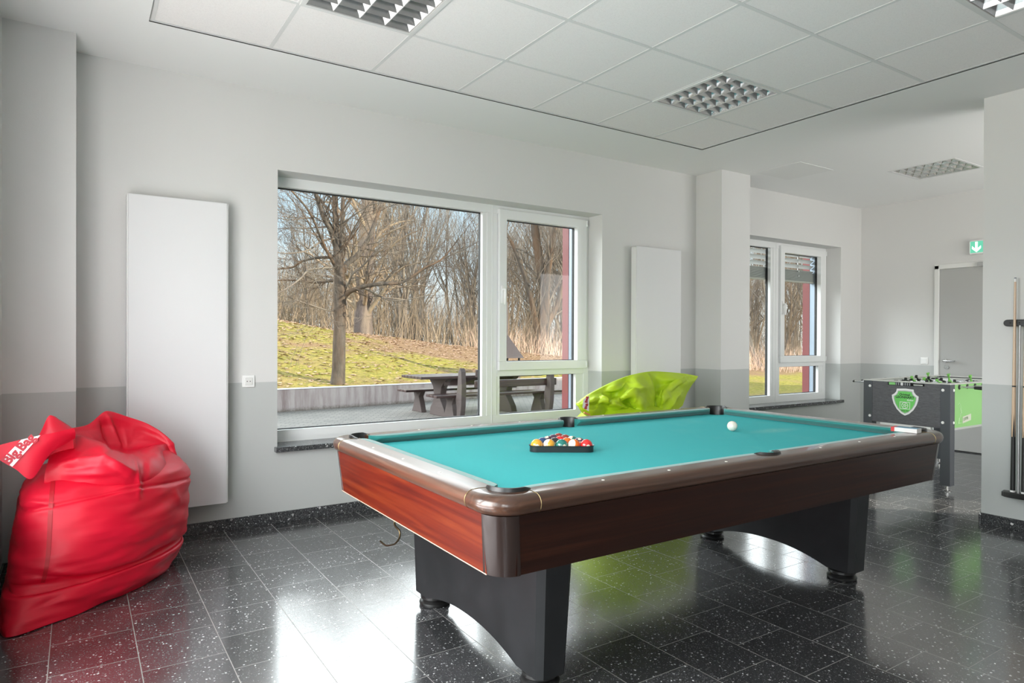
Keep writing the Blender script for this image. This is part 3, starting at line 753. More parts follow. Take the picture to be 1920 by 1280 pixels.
for sy in (-1, 1):
    b = MB(); x0 = SX-RCo
    b.add([(TX-x0, TY+sy*SY, ZT), (TX+x0, TY+sy*SY, ZT), (TX+x0, TY+sy*(SY-TPR), ZB), (TX-x0, TY+sy*(SY-TPR), ZB),
           (TX-x0, TY+sy*(SY-.02), ZT), (TX+x0, TY+sy*(SY-.02), ZT), (TX+x0, TY+sy*(SY-TPR-.02), ZB), (TX-x0, TY+sy*(SY-TPR-.02), ZB)],
          [(0, 1, 2, 3), (7, 6, 5, 4), (0, 4, 5, 1), (1, 5, 6, 2), (2, 6, 7, 3), (3, 7, 4, 0)])
    build('side_panel', b, M['mahogany_side_shaded'], parent=table)
for sx in (-1, 1):
    for sy in (-1, 1):
        top = corner_path(-.0008); bot = corner_path(TPR-.0008); itop = corner_path(.022); ibot = corner_path(TPR+.022); b = MB()
        rings = [[(TX+sx*t_[0], TY+sy*t_[1], ZT), (TX+sx*q[0], TY+sy*q[1], ZB-.002), (TX+sx*ib[0], TY+sy*ib[1], ZB-.002), (TX+sx*it[0], TY+sy*it[1], ZT)] for t_, q, it, ib in zip(top, bot, itop, ibot)]
        b.sweep(rings); build('corner_panel', b, M['corner_wood'], parent=table, smooth=True, auto=.8)
b = MB(); b.box(TX-SX+.05, TX+SX-.05, TY-SY+.05, TY+SY-.05, ZB+.006, ZB+.02); build('underside', b, M['void'], parent=table)
m_edge = mat('edge_strip', (.55, .40, .30), .5)           # thin light edge strip under the end panels
for sx in (-1, 1):
    b = MB(); b.box(TX+sx*(SX-TPR-.014), TX+sx*(SX-TPR+.0012), TY-SY+RCo, TY+SY-RCo, ZB-.003, ZB); build('edge_strip', b, m_edge, parent=table)
# pedestals: arched panels across the table on round feet
def pedestal(xc):
    hx, yh, zt, zb = .068, .525, ZB+.006, .062
    ya = np.linspace(-yh, yh, 45)
    def arch(y):
        a = max(0, 1-(abs(y)/.38)**2.2); return zb+.062*a
    rings = []
    r = .022
    for y in ya:
        e = yh-abs(y); k = hx if e > r else hx-r+math.sqrt(max(0, r*r-(r-e)**2))
        fl = 1.0
        z0 = arch(y)
        rings.append([(xc-k*1.0, TY+y, z0), (xc-k*1.15, TY+y*1.05, zt), (xc+k*1.25, TY+y*1.05, zt), (xc+k, TY+y, z0)])
    b = MB(); b.sweep(rings); p = build('pedestal', b, M['leg'], parent=table, smooth=True, auto=.5)
    for y in (-.425, .455):
        b = MB(); b.lathe([(.001, 0), (.066, 0), (.074, .005), (.075, .014), (.070, .021), (.060, .025), (.062, .030), (.069, .036), (.069, .048), (.060, .056), (.050, .066), (.001, .066)], (xc+.01, TY+y, 0), 2, 32)
        build('foot', b, M['black'], parent=p, smooth=True, auto=.7)
pedestal(1.445); pedestal(3.455)
b = MB(); hp = [at(x, y, 0, 1.075) for x, y in [(737, 975), (740, 984), (749, 995), (749, 1007), (742, 1018), (732, 1022), (723, 1022), (713, 1014)]]
hp[0].x += 0; hp = catmull([(1.085, hp[0].y, ZB+.002)]+hp[1:], 6)
b.tube(hp, .0042, 10); build('hook', b, mat('dark_brass', (.12, .09, .05), .35, metal=1), parent=table, smooth=True)

# ------------------------------------------------------------------ balls and rack
BR = .0286; ZBALL = ZC+BR
def ball_mat(name, col, stripe=False):
    def fn(t, b):
        v = coords(t, 'Object'); s = t.nodes.new('ShaderNodeSeparateXYZ'); t.links.new(v, s.inputs[0]); X, Y, Z = s.outputs
        ivory = (.78, .72, .58)
        base = mixc(t, math_(t, 'LESS_THAN', math_(t, 'ABSOLUTE', Z), .0145), ivory, col) if stripe else None
        r2 = math_(t, 'ADD', math_(t, 'MULTIPLY', Y, Y), math_(t, 'MULTIPLY', Z, Z))
        dot = math_(t, 'LESS_THAN', r2, .0082**2)
        c = mixc(t, dot, base if stripe else col, ivory)
        t.links.new(c, b.inputs['Base Color'])
    return mat(name, col, .12, spec=.6, coat=.6, fn=fn)
YEL, BLU, RED, PUR, ORA, GRN, MAR, BLK = (.80, .36, .03), (.015, .05, .16), (.72, .02, .02), (.07, .025, .06), (.80, .16, .01), (.015, .17, .14), (.28, .035, .02), (.012, .012, .012)
bm_s = bmesh.new(); bmesh.ops.create_uvsphere(bm_s, u_segments=40, v_segments=24, radius=BR)
ball_me = bpy.data.meshes.new('ball'); bm_s.to_mesh(ball_me); bm_s.free(); ball_me.polygons.foreach_set('use_smooth', [True]*len(ball_me.polygons))
def ball(pos, m, rot, label, group='pool balls in the rack', num=None):
    me = ball_me.copy(); me.materials.append(m)
    o = bpy.data.objects.new('pool_ball', me); COL.objects.link(o); o.location = pos; o.rotation_euler = [math.radians(a) for a in rot]
    tag(o, label, 'ball', group)
    if num:
        c = Matrix.Translation((BR*.985, 0, 0)) @ Matrix(((0, 0, 1, 0), (1, 0, 0, 0), (0, 1, 0, 0), (0, 0, 0, 1)))
        cu = bpy.data.curves.new('ball_number', 'FONT'); cu.body = num; cu.size = .011; cu.extrude = .0006; cu.align_x = 'CENTER'; cu.align_y = 'CENTER'; cu.resolution_u = 2; cu.materials.append(M['black'])
        n = text_object('ball_number', cu); n.parent = o; n.matrix_local = c
    return o
E_ = Vector((.837, -.547, 0)); NV = Vector((.547, .837, 0)); mid = Vector((1.855, -2.345, 0))
row0 = mid+NV*(BR+.006)
spec_rows = [
 [(YEL, 0, 'solid amber pool ball at the left end of the front row', None, (0, 0, 60)), (YEL, 1, 'white and amber striped ball second from left in the front row', None, (0, 53, 147)), (GRN, 0, 'solid dark green ball in the middle of the front row', None, (0, 0, 80)),
  (ORA, 1, 'white ball with orange stripe, fourth in the front row', None, (0, 70, 182)), (RED, 0, 'bright red ball at the right end of the front row', None, (0, 0, 70))],
 [(BLU, 0, 'dark blue ball behind the amber ball, left in the second row', None, (0, 0, 70)), (BLK, 0, 'black eight ball in the second row', '8', (0, -2, 232)), (ORA, 0, 'solid orange ball third in the second row', None, (0, 0, 70)), (PUR, 1, 'pale striped ball at the right end of the second row', None, (0, 60, 60))],
 [(PUR, 1, 'purple and white striped ball, left in the third row', None, (0, 62, 30)), (RED, 0, 'bright red ball in the middle of the third row', None, (0, 0, 70)), (GRN, 1, 'green striped ball at the right of the third row', None, (0, 52, 150))],
 [(PUR, 0, 'dark purple ball, left in the fourth row', None, (0, 0, 70)), (MAR, 0, 'brown red ball, right in the fourth row', None, (0, 0, 70))],
 [(MAR, 0, 'maroon ball alone at the far tip of the rack', None, (0, 0, 70))]]
bi = 0
for k, row in enumerate(spec_rows):
    for j, (c, s, lb, num, rot) in enumerate(row):
        p = row0+NV*(k*BR*2*.8663)+E_*((j-(len(row)-1)/2)*BR*2.004); p.z = ZBALL
        ball(p, ball_mat('ball_%d' % bi, c, bool(s)), rot, lb, num=num); bi += 1
ball((3.112, -2.290, ZBALL+.0003), mat('ivory_ball', (.80, .75, .66), .15, spec=.6, coat=.5), (0, 0, 0), 'ivory white cue ball lying alone on the turquoise cloth', group='loose ball')
# triangle rack
cen = row0+NV*(4*BR*2*.8663/3)
def tri(rad, z, n=8):
    pts = []
    cr = [(row0-E_*(4*BR)), (row0+E_*(4*BR)), (row0+NV*(4*BR*2*.8663))]
    base_a = math.atan2(NV.y, NV.x)
    for k, c in enumerate(cr):
        a0 = base_a+math.radians([120, 240, 0][k]); 
        for i in range(n): 
            a = a0+math.radians(-60+120*i/(n-1)); pts.append((c.x+rad*math.cos(a), c.y+rad*math.sin(a), z))
    return pts
prof = [(.0290, ZC+.001), (.0290, ZC+.026), (.0300, ZC+.029), (.0375, ZC+.031), (.0375, ZC+.028), (.0335, ZC+.026), (.0335, ZC+.001)]
rk = MB(); cols_ = [tri(r_, z) for r_, z in prof]; n_ = len(cols_[0])
rk.sweep([[cols_[q][i] for q in range(len(prof))] for i in range(n_)], loop=True)
tag(build('ball_rack', rk, mat('rack_plastic', (.02, .022, .024), .3), smooth=True, auto=.6), 'black plastic triangle rack holding fifteen balls on the cloth', 'rack')
# little chalk carton on the rail
t = thing('chalk_box', (3.63, -2.985, ZR+.001), 'small red and white chalk carton lying on the near rail of the pool table', 'box')
b = MB(); Tm = Matrix.Translation((3.625, -2.985, ZR+.002)) @ Matrix.Rotation(math.radians(6), 4, 'Z')
b.T = Tm; b.box(-.030, .030, -.062, .062, 0, .022); build('carton', b, mat('carton_white', (.75, .72, .70), .5), parent=t, bevel=.001)
b = MB(Tm); b.box(-.0308, .0308, .046, .0628, -.0002, .0225); build('red_end', b, mat('carton_red', (.62, .03, .03), .5), parent=t)
b = MB(Tm); b.box(-.026, .026, -.058, .044, .022, .0235); build('blue_top', b, mat('carton_blue', (.10, .25, .36), .5), parent=t)

# ================================================================== FOOSBALL TABLE
FX0, FX1, FY0, FY1, FZ0, FZ1 = 6.17, 7.60, -2.095, -1.352, .535, .915
foos = thing('foosball_table', ((FX0+FX1)/2, (FY0+FY1)/2, 0), 'dark wood foosball table with green long side and shield logo on its end', 'foosball table')
def fo_fn(t, b):
    v = coords(t, 'World', (1, 3, 22)); n = noise_(t, v, 9, 6, .7)
    t.links.new(ramp(t, n, [(.3, (.055, .056, .062)), (.7, (.13, .128, .140))]), b.inputs['Base Color'])
M['fdark'] = mat('dark_grained_laminate', rough=.5, fn=fo_fn)
M['fleg'] = mat('anthracite_leg', (.060, .066, .076), .45)
M['fgreen'] = mat('apple_green_panel', (.24, .50, .17), .45)
M['falu'] = mat('silver_rim', (.62, .62, .60), .35, metal=.5)
b = MB(); b.box(FX0+.006, FX0+.03, FY0+.075, FY1-.075, FZ0, FZ1-.004); build('end_panel', b, M['fdark'], parent=foos)
b = MB(); b.box(FX1-.03, FX1-.006, FY0+.075, FY1-.075, FZ0, FZ1-.004); build('end_panel', b, M['fdark'], parent=foos)
for y0, y1 in ((FY0+.006, FY0+.028), (FY1-.028, FY1-.006)):
    b = MB(); b.box(FX0+.075, FX1-.075, y0, y1, FZ0, FZ1-.004); sp = build('side_panel', b, M['fgreen'], parent=foos)
    b = MB(); b.box(FX0+.075, FX1-.075, y0-.0015, y1+.0015, FZ0-.014, FZ0+.004); build('edge_band', b, mat('edge_grey', (.40, .42, .40), .4), parent=sp)
b = MB(); b.box(FX0+.03, FX1-.03, FY0+.028, FY1-.028, FZ0+.05, FZ0+.06); build('floor_board', b, M['fdark'], parent=foos)
b = MB(); b.box(FX0+.14, FX1-.14, FY0+.03, FY1-.03, .795, .800); build('playing_field', b, mat('field_green', (.06, .24, .09), .3), parent=foos)
M['wb'] = mat('white_board', (.72, .72, .70), .4)
for a in ((FX0+.03, FX0+.14), (FX1-.14, FX1-.03)): b = MB(); b.box(*a, FY0+.03, FY1-.03, .80, .90); build('goal_block', b, M['wb'], parent=foos)
for a in ((FY0+.028, FY0+.032), (FY1-.032, FY1-.028)): b = MB(); b.box(FX0+.14, FX1-.14, *a, .80, .91); build('inner_wall', b, M['wb'], parent=foos)
b = MB(); rz0, rz1 = FZ1-.006, FZ1+.006                 # silver rim
b.box(FX0+.0, FX1, FY0, FY0+.05, rz0, rz1); b.box(FX0, FX1, FY1-.05, FY1, rz0, rz1); b.box(FX0, FX0+.045, FY0+.05, FY1-.05, rz0, rz1); b.box(FX1-.045, FX1, FY0+.05, FY1-.05, rz0, rz1)
build('rim', b, M['falu'], parent=foos, bevel=.003)
for sx, x in ((1, FX0), (-1, FX1)):
    for sy, y in ((1, FY0), (-1, FY1)):
        b = MB(); b.box(x, x+sx*.080, y, y+sy*.080, .050, FZ1-.002); lg = build('leg', b, M['fleg'], parent=foos, bevel=.003)
        b = MB(); b.lathe([(.001, 0), (.030, 0), (.032, .006), (.012, .012), (.012, .05), (.001, .05)], (x+sx*.04, y+sy*.04, 0), 2, 20); build('levelling_foot', b, M['steel'], parent=lg, smooth=True, auto=.6)
        for z in (.862, .586):
            b = MB(); b.lathe([(.001, -.004), (.010, -.003), (.0125, 0), (.001, 0)] if sx > 0 else [(.001, .004), (.010, .003), (.0125, 0), (.001, 0)], (x, y+sy*.060, z), 0, 16); build('bolt', b, M['white'], parent=lg, smooth=True, auto=.7)
            b = MB(); b.lathe([(.001, -.004), (.010, -.003), (.0125, 0), (.001, 0)] if sy > 0 else [(.001, .004), (.010, .003), (.0125, 0), (.001, 0)], (x+sx*.060, y, z), 1, 16); build('bolt', b, M['white'], parent=lg, smooth=True, auto=.7)
# counters and ball slots on the end panel
b = MB(); b.box(FX0+.002, FX0+.007, -1.80, -1.575, .880, .908); build('scoring_slot', b, M['void'], parent=foos)
b = MB(); b.box(FX0+.0005, FX0+.006, -1.640, -1.585, .884, .906); build('counter_plate', b, mat('counter_green', (.25, .62, .20), .4), parent=foos)
b = MB()
for k in range(7): b.box(FX0+.0005, FX0+.006, -1.655-k*.019, -1.645-k*.019, .884, .906)
build('counter_cube', b, mat('counter_grey', (.30, .31, .34), .4), parent=foos)
b = MB(); b.box(FX0+.0003, FX0+.006, -1.705, -1.690, .882, .908); build('counter_marker', b, M['white'], parent=foos)
b = MB(); b.box(FX0+.001, FX0+.007, -1.885, -1.785, .884, .904); sl = build('ball_slot', b, M['void'], parent=foos)
b = MB(); b.box(FX0-.001, FX0+.005, -1.873, -1.797, .888, .897); build('slot_lip', b, M['falu'], parent=sl)
# lower light board under the end panel
b = MB(); b.box(FX0+.012, FX0+.03, FY0+.16, FY1-.15, FZ0-.02, FZ0+.002); build('lower_board', b, M['white'], parent=foos)
# shield badge
m_sg = mat('shield_green', (.16, .62, .13), .4); m_sgr = mat('shield_grey', (.42, .45, .43), .4)
def shield(s, cy, cz):
    w_, h = .114*s, .118*s
    half = [(0, -h), (.30*w_, -.86*h), (.62*w_, -.55*h), (.86*w_, -.15*h), (.98*w_, .25*h), (1.0*w_, .50*h), (.80*w_, .62*h), (.66*w_, .80*h), (.62*w_, 1.0*h), (0, 1.04*h)]
    return [(cy+y, cz+z) for y, z in half]+[(cy-y, cz+z) for y, z in half[-2:0:-1]]
cy_, cz_ = -1.725, .733
b = MB(); yz_poly(b, shield(1.0, cy_, cz_), FX0+.001, FX0+.006); sh = build('shield_badge', b, mat('shield_white', (.85, .85, .85), .35), parent=foos)
b = MB(); yz_poly(b, shield(.86, cy_, cz_), FX0+.0003, FX0+.001); build('grey_line', b, m_sgr, parent=sh)
b = MB(); yz_poly(b, shield(.80, cy_, cz_), FX0-.0006, FX0+.0003); build('green_field', b, m_sg, parent=sh)
m_bk = mat('print_black', (.01, .02, .01), .5)
def on_end(name, body, y, z, size, m, off=0, shear=0): return text_mesh(name, body, size, m, sh, frame_m((FX0-.0012, y, z), (0, -1, 0), (0, 0, 1)), offset=off, shear=shear)
on_end('lettering', 'Original', cy_+.002, cz_+.068, .028, m_bk, .0006)
on_end('lettering', 'LEONHART', cy_, cz_+.044, .0305, m_bk, .0008)
on_end('lettering', 'kicker', cy_-.045, cz_+.022, .022, M['white'], .0003, .3)
on_end('lettering', 'SINCE 1956', cy_, cz_-.076, .0125, m_bk, .0002)
b = MB(); t0, t1 = FX0-.0014, FX0-.0004; zc = cz_-.028
for a in ((cy_-.044, cy_+.044, zc+.028, zc+.032), (cy_-.044, cy_+.044, zc-.032, zc-.028), (cy_-.044, cy_-.040, zc-.032, zc+.032), (cy_+.040, cy_+.044, zc-.032, zc+.032)): b.box(t0, t1, *a)
def ringx(b, y, z, r0, r1, n=28):
    vs = []; 
    for k in range(n):
        a = 2*PI*k/n; c, s = math.cos(a), math.sin(a); vs += [(t0, y+r0*c, z+r0*s), (t0, y+r1*c, z+r1*s)]
    b.add(vs, [(2*k, 2*k+1, (2*k+3) % (2*n), (2*k+2) % (2*n)) for k in range(n)])
ringx(b, cy_, zc, .024, .028); ringx(b, cy_, zc, .006, .010)
for k in range(5):
    a = 2*PI*k/5+.3; b.tube([(t0, cy_+.010*math.cos(a), zc+.010*math.sin(a)), (t0, cy_+.025*math.cos(a+.35), zc+.025*math.sin(a+.35))], .0016, 4)
build('ball_emblem', b, M['white'], parent=sh)
# badge on the green side
b = MB(); b.add([(6.405, FY0+.004, .570), (6.560, FY0+.004, .590), (6.560, FY0+.004, .645), (6.405, FY0+.004, .625), (6.405, FY0+.006, .570), (6.560, FY0+.006, .590), (6.560, FY0+.006, .645), (6.405, FY0+.006, .625)],
       [(0, 1, 2, 3), (7, 6, 5, 4), (0, 4, 5, 1), (1, 5, 6, 2), (2, 6, 7, 3), (3, 7, 4, 0)])
pl = build('association_plate', b, mat('plate_beige', (.55, .57, .47), .5), parent=foos)
text_mesh('lettering', 'DTFB', .036, mat('print_grey_green', (.12, .22, .10), .5), pl, frame_m((6.46, FY0+.003, .607), (1, 0, .12), (0, 0, 1)), offset=.0003)
b = MB()
for pts in ([(6.30, .61), (6.325, .565), (6.345, .62)], [(6.335, .575), (6.365, .66), (6.395, .575), (6.335, .575)], [(6.32, .735), (6.345, .75), (6.37, .72), (6.385, .66)], [(6.335, .72), (6.36, .70), (6.375, .65)]):
    b.tube([(x, FY0+.0045, z) for x, z in pts], .0016, 5)
build('figure_print', b, mat('pale_green_print', (.62, .82, .55), .5), parent=foos)
# rods with players
M['fig_g'] = mat('player_green', (.22, .55, .12), .35); M['fig_k'] = mat('player_black', (.02, .02, .02), .35)
rods = [(k, FX0+.170+k*.148) for k in range(8)]
cnt = [1, 2, 3, 5, 5, 3, 2, 1]; side = ['g', 'g', 'k', 'g', 'k', 'g', 'k', 'k']; ang = [75, 80, 100, 95, 98, 150, 92, 80]; slide = [-.03, .03, 0, -.02, .01, .03, .02, 0]
for k, x in rods:
    near = side[k] == 'g'; z = .886
    y_a = FY0-(.21 if near else .09)+0; y_b = FY1+(.19 if near else .20)
    b = MB(); b.cyl((x, y_a, z), (x, y_b, z), .008, 14); rd = build('rod', b, M['chrome'], parent=foos, smooth=True, auto=.6)
    b = MB(); b.lathe([(.006, 0), (.021, 0), (.021, -.004), (.006, -.006)], (x, FY0+.006, z), 1, 20); b.lathe([(.006, 0), (.021, 0), (.021, .004), (.006, .006)], (x, FY1-.006, z), 1, 20); build('rod_bearing', b, M['black'], parent=rd, smooth=True, auto=.6)
    b = MB()
    if near: b.lathe([(.004, 0), (.014, 0), (.016, .01), (.015, .06), (.013, .105), (.004, .11)], (x, y_a-.005, z), 1, 20)
    else: b.lathe([(.004, 0), (.014, 0), (.016, -.01), (.015, -.06), (.013, -.105), (.004, -.11)], (x, y_b+.005, z), 1, 20)
    build('handle', b, M['black'], parent=rd, smooth=True, auto=.6)
    b = MB(); e = y_b if near else y_a; s = 1 if near else -1
    b.lathe([(.003, 0), (.010, 0), (.011, s*.012), (.006, s*.02), (.003, s*.02)], (x, e-s*.01, z), 1, 14); build('end_cap', b, M['black'], parent=rd, smooth=True, auto=.6)
    n = cnt[k]
    for i in range(n):
        y = (FY0+FY1)/2+(i-(n-1)/2)*(.115 if n == 5 else .19 if n == 3 else .32)+slide[k]; a = math.radians(ang[k]+7*i)
        Tm = Matrix.Translation((x, y, z)) @ Matrix.Rotation(a, 4, 'Y')
        b = MB(Tm)
        b.lathe([(.001, -.078), (.008, -.078), (.010, -.060), (.006, -.050), (.008, -.030), (.014, -.012), (.015, .006), (.012, .014), (.006, .018), (.010, .024), (.012, .032), (.008, .041), (.001, .043)], (0, 0, 0), 2, 10)
        b.box(-.008, .008, -.019, .019, -.004, .010); b.box(-.016, .008, -.010, .010, -.080, -.066)
        build('player_figure', b, M['fig_g'] if side[k] == 'g' else M['fig_k'], parent=rd, smooth=True, auto=.9)
    for sy in (-1, 1):
        b = MB(); yy = (FY0+.06) if sy < 0 else (FY1-.06); b.lathe([(.009, 0), (.015, 0), (.015, .03), (.009, .03)], (x, yy-.015, z), 1, 14); build('rubber_buffer', b, M['black'], parent=rd, smooth=True, auto=.6)

# ================================================================== CUE RACK AND CUES
cx0 = XR
t = thing('cue_rack', (XR, -3.05, .25), 'black wall cue rack with round ended bars on the right wall', 'cue rack')
def bar(z0, z1, depth):
    b = MB(); pts = []
    y0, y1 = -2.797, -3.35; zc = (z0+z1)/2; r = (z1-z0)/2
    for k in range(9):
        a = PI/2-PI*k/8; pts.append((y0-r+r*math.cos(a), zc+r*math.sin(a)))
    for k in range(9):
        a = -PI/2-PI*k/8; pts.append((y1+r+r*math.cos(a), zc+r*math.sin(a)))
    yz_poly(b, pts, XR-depth, XR); return b
build('upper_clip_bar', bar(1.385, 1.430, .045), M['black'], parent=t, smooth=True, auto=.6, bevel=.003)
b = MB(); pts = [(XR, -2.79), (XR-.06, -2.80), (XR-.078, -2.82), (XR-.085, -2.85), (XR-.085, -3.31), (XR-.07, -3.345), (XR-.05, -3.36), (XR, -3.36)]
b.prism(pts, .228, .262); build('lower_shelf', b, M['black'], parent=t, smooth=True, auto=.5, bevel=.004)
b = MB()
for y in (-2.838, -2.89): b.cyl((XR-.0475, y, 1.408), (XR-.044, y, 1.408), .004, 10)
build('screw', b, M['void'], parent=t)
M['maple'] = mat('maple_cue', (.62, .44, .30), .3, coat=.3); M['maple_d'] = mat('brown_cue_wrap', (.30, .17, .09), .35)
def cue(y, label, lean=0.0):
    x = XR-.055; zb, zt = .266, 1.712
    c = thing('pool_cue', (x, y, zb), label, 'cue', 'cues in the wall rack')
    def R(z): return .0062+(.0145-.0062)*(zt-z)/(zt-zb)
    P = lambda z: (x+.0*(z-zb), y+lean*(z-zb), z)
    def seg(name, z0, z1, m, k=1.0):
        b = MB(); b.tube([P(z0), P((z0+z1)/2), P(z1)], [R(z0)*k, R((z0+z1)/2)*k, R(z1)*k], 16); return build(name, b, m, parent=c, smooth=True, auto=.6)
    seg('bumper', zb, zb+.012, M['white'], 1.02); seg('butt_wrap', zb+.012, .640, M['black'], 1.02); seg('forearm', .640, .975, M['maple'])
    b = MB()
    for q in range(4):
        a = q*PI/2+.5; dx, dy = math.cos(a), math.sin(a); r = R(.72)
        p0, p1 = Vector(P(.64)), Vector(P(.80)); tn = Vector((-dy, dx, 0)); nn = Vector((dx, dy, 0))
        b.add([p0+nn*r*1.06+tn*r*.55, p0+nn*r*1.06-tn*r*.55, p1+nn*R(.80)*1.03, p0+nn*r*.6], [(0, 1, 2), (0, 3, 1), (1, 3, 2), (2, 3, 0)])
    build('inlay_point', b, M['black'], parent=c)
    seg('joint_ring', .975, .985, M['black'], 1.05); seg('shaft', .985, 1.684, M['maple']); seg('ferrule', 1.684, 1.706, M['label'], 1.02); seg('tip', 1.706, zt, mat('tip_blue_grey', (.12, .14, .18), .8))
cue(-2.863, 'maple pool cue with black butt, leftmost in the wall rack', -.004)
cue(-2.925, 'maple pool cue cut by the right edge of the picture', -.004)
b = MB(); b.tube([(XR-.05, -2.893, .262), (XR-.05, -2.893, .80), (XR-.05, -2.896, 1.39)], [.008, .007, .006], 14)
build('support_tube', b, mat('satin_tube', (.45, .45, .45), .45, metal=.8), parent=t, smooth=True, auto=.6)

# ================================================================== BEAN BAGS
def net_surface(rows, nu=8, nv=8):
    """smooth surface through a net of control points"""
    r2 = [catmull(r, nu) for r in rows]
    cols = list(zip(*r2)); c2 = [catmull(c, nv) for c in cols]
    return [list(r) for r in zip(*c2)]
def crumple(p, amp, f=5.0, seed=0.0):
    q = Vector(p)*f+Vector((seed, seed*.7, -seed))
    n = 1-abs(noise.noise(q))*2.2; n2 = noise.noise(q*2.3+Vector((3, 1, 7)))
    return amp*(n*.8+n2*.35)
def grid_mb(g, mb=None, closed=False):
    b = mb or MB(); n = len(g[0]); vs = [p for r in g for p in r]
    b.add(vs, [(i*n+j, i*n+(j+1) % n, (i+1)*n+(j+1) % n, (i+1)*n+j) for i in range(len(g)-1) for j in range(n if closed else n-1)])
    return b
def displace(g, fn, closed=False):
    out = []; R_, C_ = len(g), len(g[0])
    for i in range(R_):
        row = []
        for j in range(C_):
            p = g[i][j]
            du = g[i][(j+1) % C_]-g[i][j-1] if closed else g[i][min(j+1, C_-1)]-g[i][max(j-1, 0)]
            dv = g[min(i+1, R_-1)][j]-g[max(i-1, 0)][j]
            n = du.cross(dv); n = n.normalized() if n.length > 1e-9 else Vector((0, 0, 1))
            row.append(p+n*fn(p, i/(R_-1), j/(C_-1)))
        out.append(row)
    return out
def pix(p):
    d = p-CAM; z = d.dot(_f); return 960+FPX*d.dot(_r)/z, 640-FPX*d.dot(_u)/z
def creases(p, lst):
    x, y = pix(p); s = 0
    for (x0, y0), (x1, y1), w_, a in lst:
        dx, dy = x1-x0, y1-y0; L2 = dx*dx+dy*dy; t = max(0, min(1, ((x-x0)*dx+(y-y0)*dy)/L2)); fx, fy = x-x0-t*dx, y-y0-t*dy
        dd = math.sqrt(fx*fx+fy*fy)/w_; s += a*math.exp(-dd*abs(dd)**.3)*(1-.6*abs(2*t-1)**2)
    return s
RED_CR = [((110, 870), (196, 856), 5, .020), ((120, 880), (205, 868), 6, -.016), ((196, 856), (248, 884), 5, .018), ((196, 872), (240, 896), 7, -.012), ((243, 855), (325, 832), 6, .018),
          ((200, 775), (224, 838), 4, .016), ((190, 792), (212, 842), 7, -.024), ((232, 800), (240, 850), 8, .010), ((254, 868), (262, 932), 4, .014), ((270, 870), (266, 930), 6, -.010),
          ((128, 900), (232, 893), 6, -.010), ((120, 890), (235, 884), 6, .009), ((60, 940), (96, 946), 3, .008), ((155, 925), (222, 915), 8, -.008), ((326, 915), (336, 945), 4, .008), ((300, 1000), (335, 985), 5, -.008),
          ((40, 1060), (150, 1075), 7, .008), ((45, 1078), (180, 1088), 5, -.010), ((95, 1130), (155, 1118), 6, .010), ((60, 1140), (110, 1120), 6, -.010), ((230, 1095), (320, 1060), 6, .010), ((150, 1000), (300, 990), 14, .006), ((150, 1030), (310, 1015), 10, -.005)]
def sack(secs, levels=10, per=10, disp=None):
    """secs: [(z, [(x, y) ...])] -> lofted closed sack"""
    rows = [[Vector((x, y, z)) for x, y in pts] for z, pts in secs]
    rows = [catmull(r, per, closed=True) for r in rows]
    cols = list(zip(*rows)); cols = [catmull(c, levels) for c in cols]
    g = [list(r) for r in zip(*cols)]
    return displace(g, disp, closed=True) if disp else g
def bvh_of(mb):
    from mathutils.bvhtree import BVHTree
    return BVHTree.FromPolygons([tuple(v) for v in mb.v], mb.f)
def on_bag(bvh, px, py, lift=.003):
    d = (_f*FPX+_r*(px-960)+_u*(640-py)).normalized(); h = bvh.ray_cast(CAM, d)
    return h[0]-d*lift if h[0] else None

